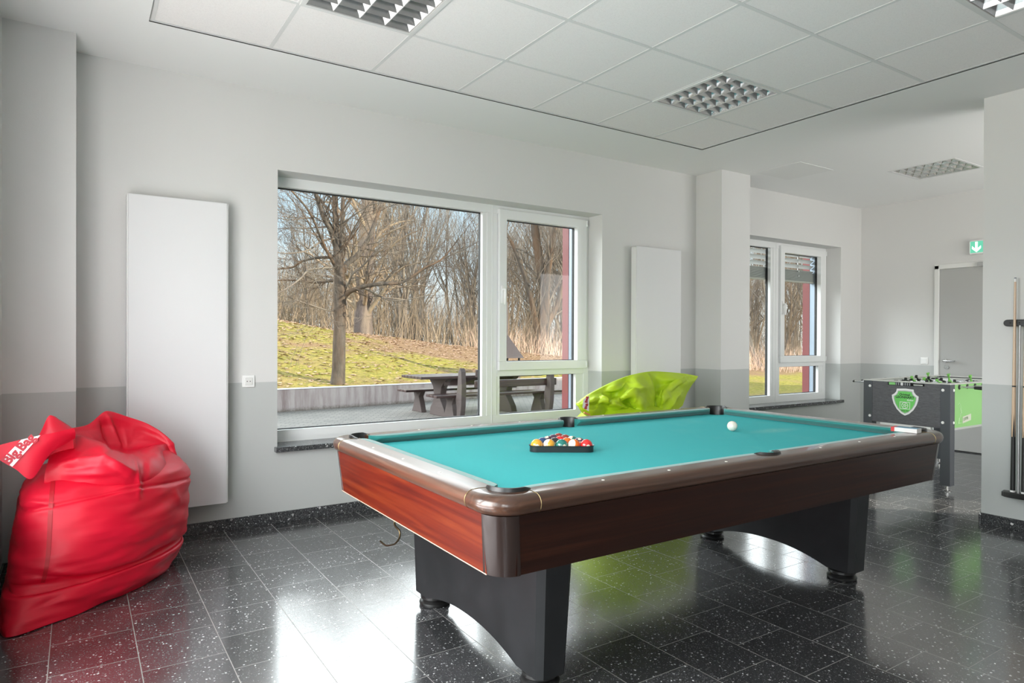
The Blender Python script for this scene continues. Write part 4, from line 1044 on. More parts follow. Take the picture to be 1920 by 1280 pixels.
# ---- red bean bag in the left corner
rb = thing('bean_bag', (.12, -.65, 0), 'large crumpled red nylon bean bag with white brand tag in the left corner', 'bean bag')
secs = [
 (.004, [(-.262, -1.205), (-.07, -1.12), (.15, -.97), (.34, -.76), (.43, -.50), (.35, -.25), (.10, -.18), (-.10, -.37), (-.27, -.45), (-.29, -.85)]),
 (.05, [(-.258, -1.17), (-.07, -1.12), (.17, -.98), (.38, -.77), (.48, -.50), (.40, -.22), (.10, -.14), (-.10, -.35), (-.28, -.44), (-.30, -.85)]),
 (.135, [(-.250, -1.08), (-.07, -1.10), (.17, -1.00), (.41, -.79), (.51, -.52), (.42, -.22), (.10, -.14), (-.10, -.345), (-.27, -.43), (-.29, -.80)]),
 (.165, [(-.245, -1.02), (-.06, -1.07), (.16, -.99), (.40, -.79), (.51, -.53), (.42, -.22), (.10, -.14), (-.10, -.345), (-.26, -.43), (-.275, -.76)]),
 (.21, [(-.245, -1.03), (-.06, -1.095), (.17, -1.02), (.41, -.81), (.525, -.54), (.43, -.23), (.12, -.14), (-.10, -.35), (-.26, -.43), (-.275, -.76)]),
 (.36, [(-.225, -1.02), (-.05, -1.10), (.18, -1.04), (.41, -.83), (.53, -.55), (.44, -.24), (.13, -.14), (-.10, -.35), (-.25, -.43), (-.262, -.76)]),
 (.50, [(-.20, -1.00), (-.04, -1.07), (.17, -1.02), (.40, -.82), (.53, -.56), (.44, -.26), (.14, -.15), (-.09, -.35), (-.23, -.43), (-.24, -.74)]),
 (.575, [(-.175, -.96), (-.03, -1.02), (.16, -.97), (.37, -.80), (.50, -.56), (.42, -.29), (.15, -.18), (-.07, -.36), (-.19, -.44), (-.21, -.70)]),
 (.635, [(-.13, -.86), (-.02, -.91), (.14, -.87), (.32, -.74), (.44, -.56), (.38, -.34), (.15, -.24), (-.03, -.38), (-.11, -.45), (-.15, -.66)]),
 (.66, [(-.05, -.74), (.02, -.77), (.14, -.75), (.25, -.68), (.31, -.56), (.27, -.43), (.15, -.38), (.04, -.44), (-.02, -.48), (-.05, -.60)]),
 (.665, [(.11, -.59), (.12, -.60), (.13, -.60), (.14, -.59), (.14, -.57), (.14, -.56), (.13, -.55), (.12, -.55), (.11, -.56), (.11, -.57)])]
def red_disp(p, v, u):
    d = crumple((p.x, p.y, p.z*.8), .010, 4.2, 2.0)*min(1, max(.25, (p.z-.25)/.35))
    d += .0045*noise.noise(Vector((p.x*4, p.y*4, p.z*26)))                       # fine level folds
    d += .004*noise.noise(Vector((p.x*9, p.y*9, p.z*40+5)))
    zs = .502+.035*math.sin(p.x*5+.8); d -= .012*math.exp(-((p.z-zs)/.007)**2)      # level seam
    zc = .150+.02*p.x; d -= .022*math.exp(-((p.z-zc)/.012)**2)
    if p.y < -.35: d += creases(p, RED_CR)
    d += .006*noise.noise(Vector((p.x*5, p.y*5, p.z*14+9)))*2
    return -d if RED_FLIP else d
RED_FLIP = False
g = sack(secs, 14, 22, None)
cen_ = Vector((.12, -.65, .35)); tst = displace([g[70], g[71]], lambda p, a, b_: .05, closed=True)[0][0]
RED_FLIP = (tst-cen_).length < (g[70][0]-cen_).length
g = sack(secs, 14, 22, red_disp)
body = grid_mb(g, closed=True); n_ = len(g[0]); body.f.append(tuple(range(n_-1, -1, -1))); body.mi.append(0)
build('sack_body', body, M['red'], parent=rb, smooth=True)
def P3(px, py, Y): return atY(px, py, Y)
rows = [
 [(96, 880, -.55), (128, 850, -.40), (165, 850, -.33), (199, 850, -.26), (240, 850, -.24), (284, 860, -.26), (318, 880, -.32), (332, 920, -.40)],
 [(98, 816, -.74), (128, 806, -.62), (165, 797, -.55), (199, 773, -.50), (240, 783, -.47), (283, 799, -.48), (322, 830, -.52), (338, 880, -.55)],
 [(98, 826, -.79), (131, 812, -.66), (170, 808, -.62), (200, 802, -.545), (236, 808, -.50), (275, 816, -.50), (312, 838, -.54), (335, 890, -.60)],
 [(97, 838, -.85), (135, 819, -.75), (172, 826, -.70), (214, 838, -.60), (234, 846, -.57), (262, 842, -.58), (303, 846, -.60), (332, 900, -.66)],
 [(94, 850, -.91), (137, 823, -.83), (176, 828, -.86), (206, 839, -.89), (236, 856, -.88), (262, 862, -.83), (298, 858, -.75), (328, 905, -.73)],
 [(84, 890, -.965), (118, 872, -.97), (160, 872, -1.00), (202, 868, -1.02), (238, 884, -.99), (268, 892, -.92), (300, 893, -.83), (327, 925, -.745)],
 [(84, 930, -.93), (112, 925, -.95), (156, 925, -.98), (198, 925, -.98), (238, 925, -.95), (268, 925, -.88), (296, 930, -.80), (320, 950, -.72)]]
g = net_surface([[P3(*q) for q in r] for r in rows], 18, 14)
sg_ = 1 if displace([g[30][20:23], g[31][20:23]], lambda p, v, u: .05)[0][1].y < g[30][21].y else -1
g = displace(g, lambda p, v, u: sg_*(crumple(p, .007, 8, 4)*(.3 if v < .25 else 1.0)+(creases(p, RED_CR) if v > .17 else 0)))
build('folded_top', grid_mb(g), M['red'], parent=rb, smooth=True)
# turned-over collar with the tag
fy = -1.055
rows = [[(-16, 838, fy), (22, 828, fy), (62, 819, fy), (100, 811, fy+.01), (139, 802, fy+.05)],
        [(-14, 845, fy), (24, 840, fy), (62, 836, fy), (100, 824, fy+.01), (141, 809, fy+.05)],
        [(-8, 854, fy), (27, 857, fy), (62, 860, fy), (97, 838, fy+.02), (142, 815, fy+.06)],
        [(2, 864, fy), (30, 880, fy), (60, 897, fy+.01), (95, 850, fy+.03), (142, 822, fy+.08)]]
front = net_surface([[P3(*q) for q in r] for r in rows], 8, 6)
front = [[Vector((max(p.x, -.30), p.y, p.z)) for p in r] for r in front]
def solid_sheet(front, off, name, m, parent):
    b = MB(); R_, C_ = len(front), len(front[0]); back = [[p+off for p in r] for r in front]
    b.add([p for r in front for p in r], [(i*C_+j, i*C_+j+1, (i+1)*C_+j+1, (i+1)*C_+j) for i in range(R_-1) for j in range(C_-1)])
    b.add([p for r in back for p in r], [(i*C_+j, (i+1)*C_+j, (i+1)*C_+j+1, i*C_+j+1) for i in range(R_-1) for j in range(C_-1)])
    per = [(0, j) for j in range(C_)]+[(i, C_-1) for i in range(1, R_)]+[(R_-1, j) for j in range(C_-2, -1, -1)]+[(i, 0) for i in range(R_-2, 0, -1)]
    vs = [front[i][j] for i, j in per]+[back[i][j] for i, j in per]; k = len(per)
    b.add(vs, [(a, (a+1) % k, k+(a+1) % k, k+a) for a in range(k)])
    return build(name, b, m, parent=parent, smooth=True, auto=.8)
flap = displace(front, lambda p, v, u: crumple(p, .004, 9, 1)*max(0, (u-.45)*2))
solid_sheet(flap, Vector((.0, .035, -.004)), 'collar_flap', M['red'], rb)
rows = [[(60, 840, -.93), (78, 806, -.90), (92, 779, -.88), (108, 786, -.88), (134, 803, -.88)],
        [(62, 850, -.95), (80, 830, -.94), (95, 812, -.93), (110, 810, -.93), (136, 812, -.92)],
        [(66, 870, -.95), (84, 860, -.96), (100, 850, -.96), (115, 845, -.96), (138, 840, -.94)]]
solid_sheet(net_surface([[P3(*q) for q in r] for r in rows], 6, 6), Vector((.01, .06, -.01)), 'collar_corner', M['red'], rb)
# tag
def quad_strip(cs, m, name, parent, lift):
    b = MB(); b.add([P3(x, y, fy-lift) for x, y in cs]+[P3(x, y, fy-lift+.0012) for x, y in cs], [(0, 1, 2, 3), (7, 6, 5, 4), (0, 4, 5, 1), (1, 5, 6, 2), (2, 6, 7, 3), (3, 7, 4, 0)])
    return build(name, b, m, parent=parent)
tagq = quad_strip([(40, 824), (76, 815.5), (23, 875), (3, 862)], M['label'], 'brand_tag', rb, .010)
c0, c1 = P3(13, 866, fy-.0115), P3(58, 822, fy-.0115); mid_ = (c0+c1)/2
text_mesh('lettering', 'Big.Bag', .053, M['label_red'], tagq, frame_m(mid_+Vector((-.0, 0, .004)), c1-c0, P3(3, 862, fy)-P3(23, 875, fy)), offset=.0022)
# dark tape seam down the front
bv = bvh_of(body); b = MB(); L_, R2 = [], []
for k, (x, y) in enumerate(catmull([Vector((x, y, 0)) for x, y in [(101, 884), (97, 925), (94, 965), (92, 1010), (89, 1050), (84, 1078), (80, 1092)]], 6)[i].to_2d() for i in range(37)):
    a, c = on_bag(bv, x-4.2, y), on_bag(bv, x+4.2, y)
    if a and c: L_.append(a); R2.append(c)
n_ = len(L_)
if n_ > 2:
    b.add(L_+R2, [(i, i+1, n_+i+1, n_+i) for i in range(n_-1)]); build('tape_seam', b, M['darkred_seam'], parent=rb, smooth=True)

# ---- lime bean bag behind the pool table
gb = thing('bean_bag', (3.95, -.62, 0), 'crumpled lime green nylon bean bag between the pool table and the wall', 'bean bag')
def ell(cx, cy, rx, ry, n=10, p=2.4):
    out = []
    for k in range(n):
        a = 2*PI*k/n; c, s = math.cos(a), math.sin(a)
        out.append((cx+rx*math.copysign(abs(c)**(2/p), c), cy+ry*math.copysign(abs(s)**(2/p), s)))
    return out
secs = [(.004, ell(3.92, -.62, .50, .34)), (.06, ell(3.92, -.62, .56, .38)), (.25, ell(3.90, -.62, .58, .40)), (.45, ell(3.88, -.62, .55, .38)), (.60, ell(3.86, -.63, .48, .34)),
        (.68, ell(3.84, -.64, .36, .26)), (.715, ell(3.82, -.66, .20, .14)), (.72, ell(3.82, -.66, .02, .02))]
gl_ = sack(secs, 8, 12, lambda p, v, u: crumple((p.x, p.y, p.z), .022, 5, 8)*(.4+.6*v))
body2 = grid_mb(gl_, closed=True); n_ = len(gl_[0]); body2.f.append(tuple(range(n_-1, -1, -1))); body2.mi.append(0)
build('sack_body', body2, M['green_bag'], parent=gb, smooth=True)
rows = [
 [(1084, 756, -.74), (1106, 739, -.70), (1130, 726, -.66), (1150, 716, -.64), (1172, 707, -.62), (1192, 701, -.60), (1222, 696, -.57), (1262, 698, -.54), (1288, 701, -.53), (1309, 705, -.52)],
 [(1085, 757, -.75), (1110, 744, -.73), (1132, 733, -.67), (1152, 725, -.70), (1172, 717, -.62), (1194, 712, -.68), (1222, 708, -.58), (1260, 710, -.63), (1288, 708, -.55), (1306, 710, -.53)],
 [(1086, 759, -.76), (1112, 751, -.78), (1132, 742, -.70), (1152, 735, -.67), (1174, 730, -.70), (1200, 726, -.76), (1222, 724, -.60), (1252, 722, -.62), (1280, 718, -.66), (1300, 718, -.54)],
 [(1088, 762, -.77), (1114, 759, -.76), (1134, 752, -.80), (1152, 745, -.70), (1176, 742, -.80), (1204, 740, -.80), (1222, 742, -.62), (1244, 738, -.74), (1272, 734, -.66), (1292, 730, -.56)],
 [(1092, 767, -.77), (1114, 768, -.80), (1134, 762, -.74), (1154, 755, -.80), (1180, 756, -.74), (1204, 758, -.84), (1224, 760, -.66), (1244, 758, -.72), (1266, 750, -.72), (1286, 742, -.58)],
 [(1100, 776, -.76), (1118, 782, -.78), (1140, 778, -.74), (1160, 772, -.76), (1184, 775, -.76), (1206, 782, -.80), (1226, 785, -.70), (1246, 782, -.72), (1264, 772, -.70), (1280, 760, -.62)]]
front = net_surface([[P3(*q) for q in r] for r in rows], 14, 14)
GR_CR = [((1213, 700), (1222, 765), 4, .045), ((1228, 705), (1240, 765), 6, -.035), ((1135, 733), (1178, 720), 4, .03), ((1140, 742), (1180, 738), 5, -.025), ((1160, 748), (1206, 728), 4, .04), ((1115, 748), (1150, 756), 3, .03),
 ((1150, 756), (1205, 778), 3, .03), ((1165, 752), (1200, 765), 4, -.03), ((1250, 728), (1292, 706), 5, .035), ((1262, 735), (1290, 712), 4, -.03), ((1255, 765), (1275, 735), 4, .03), ((1110, 765), (1145, 750), 3, -.035), ((1268, 745), (1262, 770), 3, -.03),
 ((1190, 745), (1196, 770), 4, .03), ((1245, 745), (1236, 768), 4, .03), ((1125, 742), (1140, 758), 3, .025)]
gsg = 1 if displace([front[20][20:23], front[21][20:23]], lambda p, v, u: .05)[0][1].y < front[20][21].y else -1
front = displace(front, lambda p, v, u: gsg*(crumple(p, .010, 9, 3)*min(1, v*3)*min(1, (1-u)*6+.2)+creases(p, GR_CR)*min(1, v*5)))
solid_sheet(front, Vector((.01, .045, -.006)), 'turned_up_top', M['green_bag'], gb)
b = MB(); ly = [(1101.5, 741), (1106, 738), (1104.5, 772), (1098, 768), (1092, 761)]
b.add([P3(x, y, -.872) for x, y in [(1094, 748.5), (1105, 741), (1104, 771), (1092, 763.5)]]+[P3(x, y, -.870) for x, y in [(1094, 748.5), (1105, 741), (1104, 771), (1092, 763.5)]],
      [(0, 1, 2, 3), (7, 6, 5, 4), (0, 4, 5, 1), (1, 5, 6, 2), (2, 6, 7, 3), (3, 7, 4, 0)])
tg = build('brand_tag', b, M['label'], parent=gb)
c0, c1 = P3(1098.5, 765, -.874), P3(1100, 745, -.874)
text_mesh('lettering', 'Big.Bag', .034, M['label_red'], tg, frame_m((c0+c1)/2, c1-c0, P3(1092, 755, -.87)-P3(1104, 755, -.87)), offset=.0013)
b = MB(); p0, p1 = P3(1095, 772, -.87), P3(1107, 777, -.87); b.T = Matrix.Translation(p0) @ Matrix.Rotation(.35, 4, 'Y'); b.box(0, p1.x-p0.x, -.006, .006, -.012, .002); build('orange_strap', b, M['orange'], parent=gb, bevel=.003)

# ================================================================== OUTDOORS
random.seed(7); rnd = random.Random(11)
PZ = -.05
def zcrest(x):
    xs = [-30, 2, 5, 7.5, 11, 13.5, 18, 24, 30, 60]; zs = [2.1, 2.05, 1.95, 1.50, 1.10, .86, .42, .10, -.15, -.3]
    return float(np.interp(x, xs, zs))
def zfoot(x): return float(np.interp(x, [-30, 6, 9, 13, 18, 60], [.30, .28, .15, -.18, -.2, -.3]))
def sstep(t): t = max(0, min(1, t)); return t*t*(3-2*t)
def ground(x, y):
    k = sstep((y-8.0)/10.0)**.8; far = max(0, (y-19)/40)
    n = .05*noise.noise(Vector((x*.8, y*.8, 0)))+.02*noise.noise(Vector((x*3, y*3, 2)))
    return zfoot(x)+(zcrest(x-(y-18)*.35 if y > 18 else x)-zfoot(x))*k-far*.8+n*min(1, max(0, (y-7.9)))
def grass_fn(t, b):
    v = coords(t, 'World'); n1 = noise_(t, v, .55, 5, .65, .8); n2 = noise_(t, v, 9, 6, .75); n3 = noise_(t, v, 38, 4, .8)
    g = ramp(t, n2, [(.25, (.11, .13, .03)), (.5, (.32, .28, .06)), (.72, (.62, .48, .14))])
    lf = ramp(t, n3, [(.3, (.13, .07, .045)), (.55, (.36, .21, .14)), (.75, (.62, .47, .38))])
    s = t.nodes.new('ShaderNodeSeparateXYZ'); t.links.new(v, s.inputs[0])
    band = math_(t, 'MULTIPLY', maprange(t, s.outputs[1], 10.5, 13.5, 0, .38), math_(t, 'MULTIPLY', maprange(t, s.outputs[1], 17.5, 15.5, .3, 1), maprange(t, s.outputs[0], 6.5, 9.5, .1, 1)))
    f = maprange(t, math_(t, 'ADD', math_(t, 'ADD', math_(t, 'MULTIPLY', n1, .9), band), math_(t, 'MULTIPLY', n3, .45)), .64, .88, 0, .85)
    t.links.new(mixc(t, f, g, lf), b.inputs['Base Color']); bump(t, b, math_(t, 'ADD', n3, n2), .9, .06)
M['grass'] = mat('winter_grass_and_leaves', rough=.9, spec=.1, fn=grass_fn)
xs = np.concatenate([np.linspace(-25, 2, 16)[:-1], np.linspace(2, 26, 110), np.linspace(26, 60, 24)[1:]]); ys = np.concatenate([np.linspace(7.9, 22, 80), np.linspace(22, 60, 20)[1:]])
wall_y = lambda x: 7.45+(x-2.957)*(7.84-7.45)/(6.189-2.957)
b = MB(); gv = []
for j, y in enumerate(ys):
    for x in xs:
        y0_ = (wall_y(x)+.15) if x < 10.5 else 6.8; yy = y0_+(y-7.9)*(60-y0_)/(60-7.9); gv.append((x, yy, ground(x, yy)))
nx = len(xs)
b.add(gv, [(j*nx+i, j*nx+i+1, (j+1)*nx+i+1, (j+1)*nx+i) for j in range(len(ys)-1) for i in range(nx-1)])
tag(build('lawn_ground', b, M['grass'], smooth=True), kind='structure')
b = MB()                                                    # level strip of grass to the right, in front of the smaller window
xx = np.linspace(10.5, 60, 60); yy_ = np.linspace(2.5, 6.8, 12); gv = [(x, y, ground(x, 6.8)*min(1, (y-2.4)/4.4*1.2) if False else ground(x, 6.8)) for y in yy_ for x in xx]
b.add(gv, [(j*60+i, j*60+i+1, (j+1)*60+i+1, (j+1)*60+i) for j in range(11) for i in range(59)])
tag(build('lawn_side_ground', b, M['grass'], smooth=True), kind='structure')
b = MB(); b.box(-40, XL-WT, -30, 7.4, PZ-.3, PZ-.01); tag(build('west_ground', b, M['grass']), kind='structure')
def paver_fn(t, b):
    v = coords(t, 'World', rot=(0, 0, .55)); br = t.nodes.new('ShaderNodeTexBrick'); t.links.new(v, br.inputs['Vector'])
    br.inputs['Scale'].default_value = 1; br.inputs['Brick Width'].default_value = .21; br.inputs['Row Height'].default_value = .105; br.inputs['Mortar Size'].default_value = .006
    br.inputs['Color1'].default_value = (.27, .24, .215, 1); br.inputs['Color2'].default_value = (.20, .18, .165, 1); br.inputs['Mortar'].default_value = (.08, .08, .065, 1)
    n = noise_(t, v, 6, 5); t.links.new(mixc(t, math_(t, 'MULTIPLY', n, .4), br.outputs['Color'], (.15, .14, .125)), b.inputs['Base Color'])
b = MB(); b.box(XL-WT-3, 10.6, WT, 8.0, PZ-.2, PZ); tag(build('patio_paving', b, mat('grey_pavers', rough=.85, fn=paver_fn)), kind='structure')
def conc_fn(t, b):
    v = coords(t, 'World', (3, 3, .35)); n = noise_(t, v, 2.2, 6, .7); n2 = noise_(t, coords(t, 'World'), 30, 4)
    s = t.nodes.new('ShaderNodeSeparateXYZ'); t.links.new(coords(t, 'World'), s.inputs[0])
    c = ramp(t, n, [(.32, (.30, .225, .215)), (.55, (.50, .42, .40)), (.75, (.58, .51, .49))])
    dark_foot = maprange(t, math_(t, 'ADD', s.outputs[2], math_(t, 'MULTIPLY', n2, .10)), -.02, .09, 1, 0)  # darker towards the foot of the wall
    t.links.new(mixc(t, math_(t, 'MULTIPLY', dark_foot, .8), c, (.10, .085, .06)), b.inputs['Base Color'])
M['concrete'] = mat('stained_concrete', rough=.85, fn=conc_fn)
b = MB(); xa, xb_ = -4.0, 10.5; tz = lambda x: .389+(x-2.957)*(.309-.389)/3.232 if x < 6.2 else .309
b.add([(xa, wall_y(xa), PZ-.1), (xb_, wall_y(xb_), PZ-.1), (xb_, wall_y(xb_)+.2, PZ-.1), (xa, wall_y(xa)+.2, PZ-.1), (xa, wall_y(xa), .39), (xb_, wall_y(xb_), .31), (xb_, wall_y(xb_)+.2, .31), (xa, wall_y(xa)+.2, .39)],
      [(3, 2, 1, 0), (4, 5, 6, 7), (0, 1, 5, 4), (1, 2, 6, 5), (2, 3, 7, 6), (3, 0, 4, 7)])
rw = build('retaining_wall', b, M['concrete'], bevel=.01); tag(rw, 'low stained concrete retaining wall between patio and lawn', 'wall', kind='structure')
b = MB(); b.add([(xa, wall_y(xa)-.006, .39), (xb_, wall_y(xb_)-.006, .31), (xb_, wall_y(xb_)+.206, .31), (xa, wall_y(xa)+.206, .39), (xa, wall_y(xa)-.006, .40), (xb_, wall_y(xb_)-.006, .32), (xb_, wall_y(xb_)+.206, .32), (xa, wall_y(xa)+.206, .40)],
      [(3, 2, 1, 0), (4, 5, 6, 7), (0, 1, 5, 4), (1, 2, 6, 5), (2, 3, 7, 6), (3, 0, 4, 7)])
tag(build('coping', b, mat('pale_coping', (.66, .65, .66), .6), parent=rw), kind='structure')

# picnic furniture of dark brown planks
M['plank'] = mat('dark_brown_plank', rough=.45, spec=.5, fn=wood((.025, .012, .011), (.05, .024, .022), (.09, .046, .042), .45, .25, (1.2, 20, 20)))
M['support'] = mat('brown_concrete_support', (.085, .062, .058), .7)
def out_poly(b, pts, x0, x1): yz_poly(b, pts, x0, x1)
def bench(x0, x1, ya, s, label, back=True, gap=(.65, .40)):
    """seat from ya going towards the table (s = +1: table lies further from the house)"""
    t = thing('garden_bench', ((x0+x1)/2, ya, PZ), label, 'bench', 'brown plank benches on the patio')
    for k in range(3):
        b = MB(); y = ya+s*(.03+k*.135); b.box(x0, x1, y, y+s*.12, PZ+.375, PZ+.415); build('seat_plank', b, M['plank'], parent=t, bevel=.006)
    if back:
        for k, z in enumerate((.52, .70)):
            b = MB(); y = ya-s*(.035+k*.03); b.box(x0+gap[0], x1-gap[0]*.4, y-s*.045, y, PZ+z, PZ+z+.125); build('back_plank', b, M['plank'], parent=t, bevel=.012)
    for x in (x0+.36, x1-.45):
        b = MB()
        out_poly(b, [(ya-s*.02, PZ), (ya+s*.40, PZ), (ya+s*.36, PZ+.10), (ya+s*.28, PZ+.28), (ya+s*.36, PZ+.375), (ya+s*.04, PZ+.375), (ya+s*.10, PZ+.26), (ya+s*.04, PZ+.08)], x-.05, x+.05)
        build('support', b, M['support'], parent=t, bevel=.008)
        if back:
            b = MB(); out_poly(b, [(ya-s*.01, PZ), (ya-s*.12, PZ), (ya-s*.17, PZ+.25), (ya-s*.19, PZ+.55), (ya-s*.165, PZ+.80), (ya-s*.12, PZ+.86), (ya-s*.07, PZ+.80), (ya-s*.03, PZ+.5), (ya+s*.02, PZ+.34), (ya-s*.02, PZ+.2)], x-.045+.02, x+.045+.02)
            build('back_post', b, M['support'], parent=t, bevel=.010)
    return t
def patio_table(x0, x1, y0, label):
    t = thing('patio_table', ((x0+x1)/2, y0+.4, PZ), label, 'table', 'brown plank tables on the patio')
    for k in range(6):
        b = MB(); b.box(x0, x1, y0+k*.135, y0+k*.135+.122, PZ+.655, PZ+.70); build('top_plank', b, M['plank'], parent=t, bevel=.006)
    for x in (x0+.55, x1-.55):
        b = MB(); out_poly(b, [(y0+.10, PZ), (y0+.70, PZ), (y0+.66, PZ+.12), (y0+.50, PZ+.30), (y0+.56, PZ+.50), (y0+.76, PZ+.655), (y0+.04, PZ+.655), (y0+.24, PZ+.50), (y0+.30, PZ+.30), (y0+.14, PZ+.12)], x-.06, x+.06)
        build('support', b, M['support'], parent=t, bevel=.01)
    b = MB(); b.box(x0+.5, x1-.5, y0+.12, y0+.16, PZ+.53, PZ+.65); build('apron', b, M['plank'], parent=t)
    return t
patio_table(4.70, 7.15, 4.95+.20, 'long dark brown plank table on the patio')
bench(4.78, 7.35, 4.72, 1, 'dark brown bench with plank back between the window and the patio table')
bench(4.85, 7.2, 6.50, -1, 'dark brown plank bench beyond the patio table, nearest the concrete wall', back=False)
patio_table(8.0, 10.0, 3.3, 'second brown plank table outside the right part of the large window')
bench(7.75, 9.9, 2.75, 1, 'low brown bench without back beside the second patio table', back=False)
# barbecue with conical hood
hb = at(952, 668, 1, 9.3); gz = ground(9.0, 9.3)
t = thing('barbecue', (8.95, 9.3, gz), 'dark metal barbecue with a pointed pyramid hood on the lawn edge', 'barbecue')
b = MB()
b.add([(8.95+dx*w_, 9.3+dy*w_, z) for z, w_ in ((.84, .34), (.80, .36), (1.36, .07), (2.2, .065)) for dx, dy in ((-1, -1), (1, -1), (1, 1), (-1, 1))],
      [(7, 6, 5, 4)]+[(0+i, (i+1) % 4, 4+(i+1) % 4, 4+i) for i in range(4)]+[(i, (i+1) % 4, 8+(i+1) % 4, 8+i) for i in range(4)]+[(8+i, 8+(i+1) % 4, 12+(i+1) % 4, 12+i) for i in range(4)]+[(12, 13, 14, 15)])
build('hood', b, mat('rusty_black_iron', (.030, .022, .026), .5, metal=.3), parent=t)
b = MB(); b.box(8.65, 9.25, 9.0, 9.6, gz-.05, .66); build('fire_box', b, M['support'], parent=t, bevel=.01)
for dx in (-.29, .25):
    for dy in (-.29, .25):
        b = MB(); b.box(8.95+dx, 8.99+dx, 9.3+dy, 9.34+dy, .66, .82); build('post', b, M['void'], parent=t)

# ------------------------------------------------------------------ trees
def bark(name, c1, c2, c3):
    def fn(t, b):
        v = coords(t, 'World', (1, 1, .25)); n = noise_(t, v, 14, 6, .7); n2 = noise_(t, v, 2.5, 4)
        t.links.new(mixc(t, maprange(t, n2, .4, .65, 0, .7), ramp(t, n, [(.3, c1), (.7, c2)]), c3), b.inputs['Base Color']); bump(t, b, n, .8, .03)
    return mat(name, rough=.9, spec=.1, fn=fn)
M['bark'] = bark('grey_brown_bark', (.045, .038, .032), (.12, .10, .085), (.15, .09, .055))
M['twig'] = bark('twigs', (.08, .064, .054), (.20, .165, .14), (.22, .19, .155))
M['twig_warm'] = bark('warm_twigs', (.14, .10, .075), (.32, .245, .18), (.28, .225, .16))
M['bark_dark'] = bark('dark_bark', (.055, .044, .042), (.15, .12, .11), (.22, .17, .13))
def grow(mb, p, d, L, r, depth, rn, spread=.6, kids=(5, 5, 4), up=.12, wob=.18, seg=5, droop=0.0):
    """one wandering branch and its side branches"""
    pts = [Vector(p)]; rad = [r]; d = Vector(d).normalized(); st = L/seg
    for k in range(seg):
        d = (d+Vector((rn.gauss(0, wob), rn.gauss(0, wob), rn.gauss(0, wob)+up-droop*(k/seg)))).normalized()
        pts.append(pts[-1]+d*st); rad.append(r*(1-.82*(k+1)/seg))
    mb.tube(pts, rad, 5 if r > .03 else 3, cap=False)
    if depth <= 0: return
    n = kids[-depth] if depth <= len(kids) else kids[0]
    for k in range(n):
        t = .22+.76*(k+rn.random())/n; i = min(seg-1, int(t*seg)); f = t*seg-i
        q = pts[i].lerp(pts[i+1], f); dd = (pts[i+1]-pts[i]).normalized()
        ax = Vector((rn.gauss(0, 1), rn.gauss(0, 1), rn.gauss(0, 1))).cross(dd).normalized()
        an = spread*(.75+.5*rn.random()); nd = dd*math.cos(an)+ax*math.sin(an)
        grow(mb, q, nd, L*(.62-.26*t)*(.8+.4*rn.random()), max(.0035, rad[i]*.52), depth-1, rn, spread, kids, up, wob, max(3, seg-1), droop)

# the big tree just behind the low wall, its limbs set from what the photo shows, each at its own depth
YT = 8.75
t = thing('bare_tree', (4.52, YT, ground(4.52, YT)), 'large bare spreading tree standing right behind the low patio wall', 'tree')
def tp(pts, Y0, Y1): 
    n = len(pts); return [atY(x, y, Y0+(Y1-Y0)*k/(n-1)) for k, (x, y) in enumerate(pts)]
C6 = lambda l: [(520+x/4.571, 340+y/4.571) for x, y in l]
C7 = lambda l: [(700+x/3.555, 380+y/3.555) for x, y in l]
mb = MB(); base = atY(633, 722, YT)
mb.tube(catmull([(base.x, YT, base.z-.25)]+tp([(633, 722), (635, 690), (636, 640), (637, 600), (637, 560), (637, 525), (636, 497)], YT, YT), 5), list(np.interp(np.linspace(0, 1, 36), [0, .12, .25, .5, .8, 1], [.20, .165, .138, .125, .13, .10])), 20)
build('trunk', mb, M['bark'], parent=t, smooth=True)
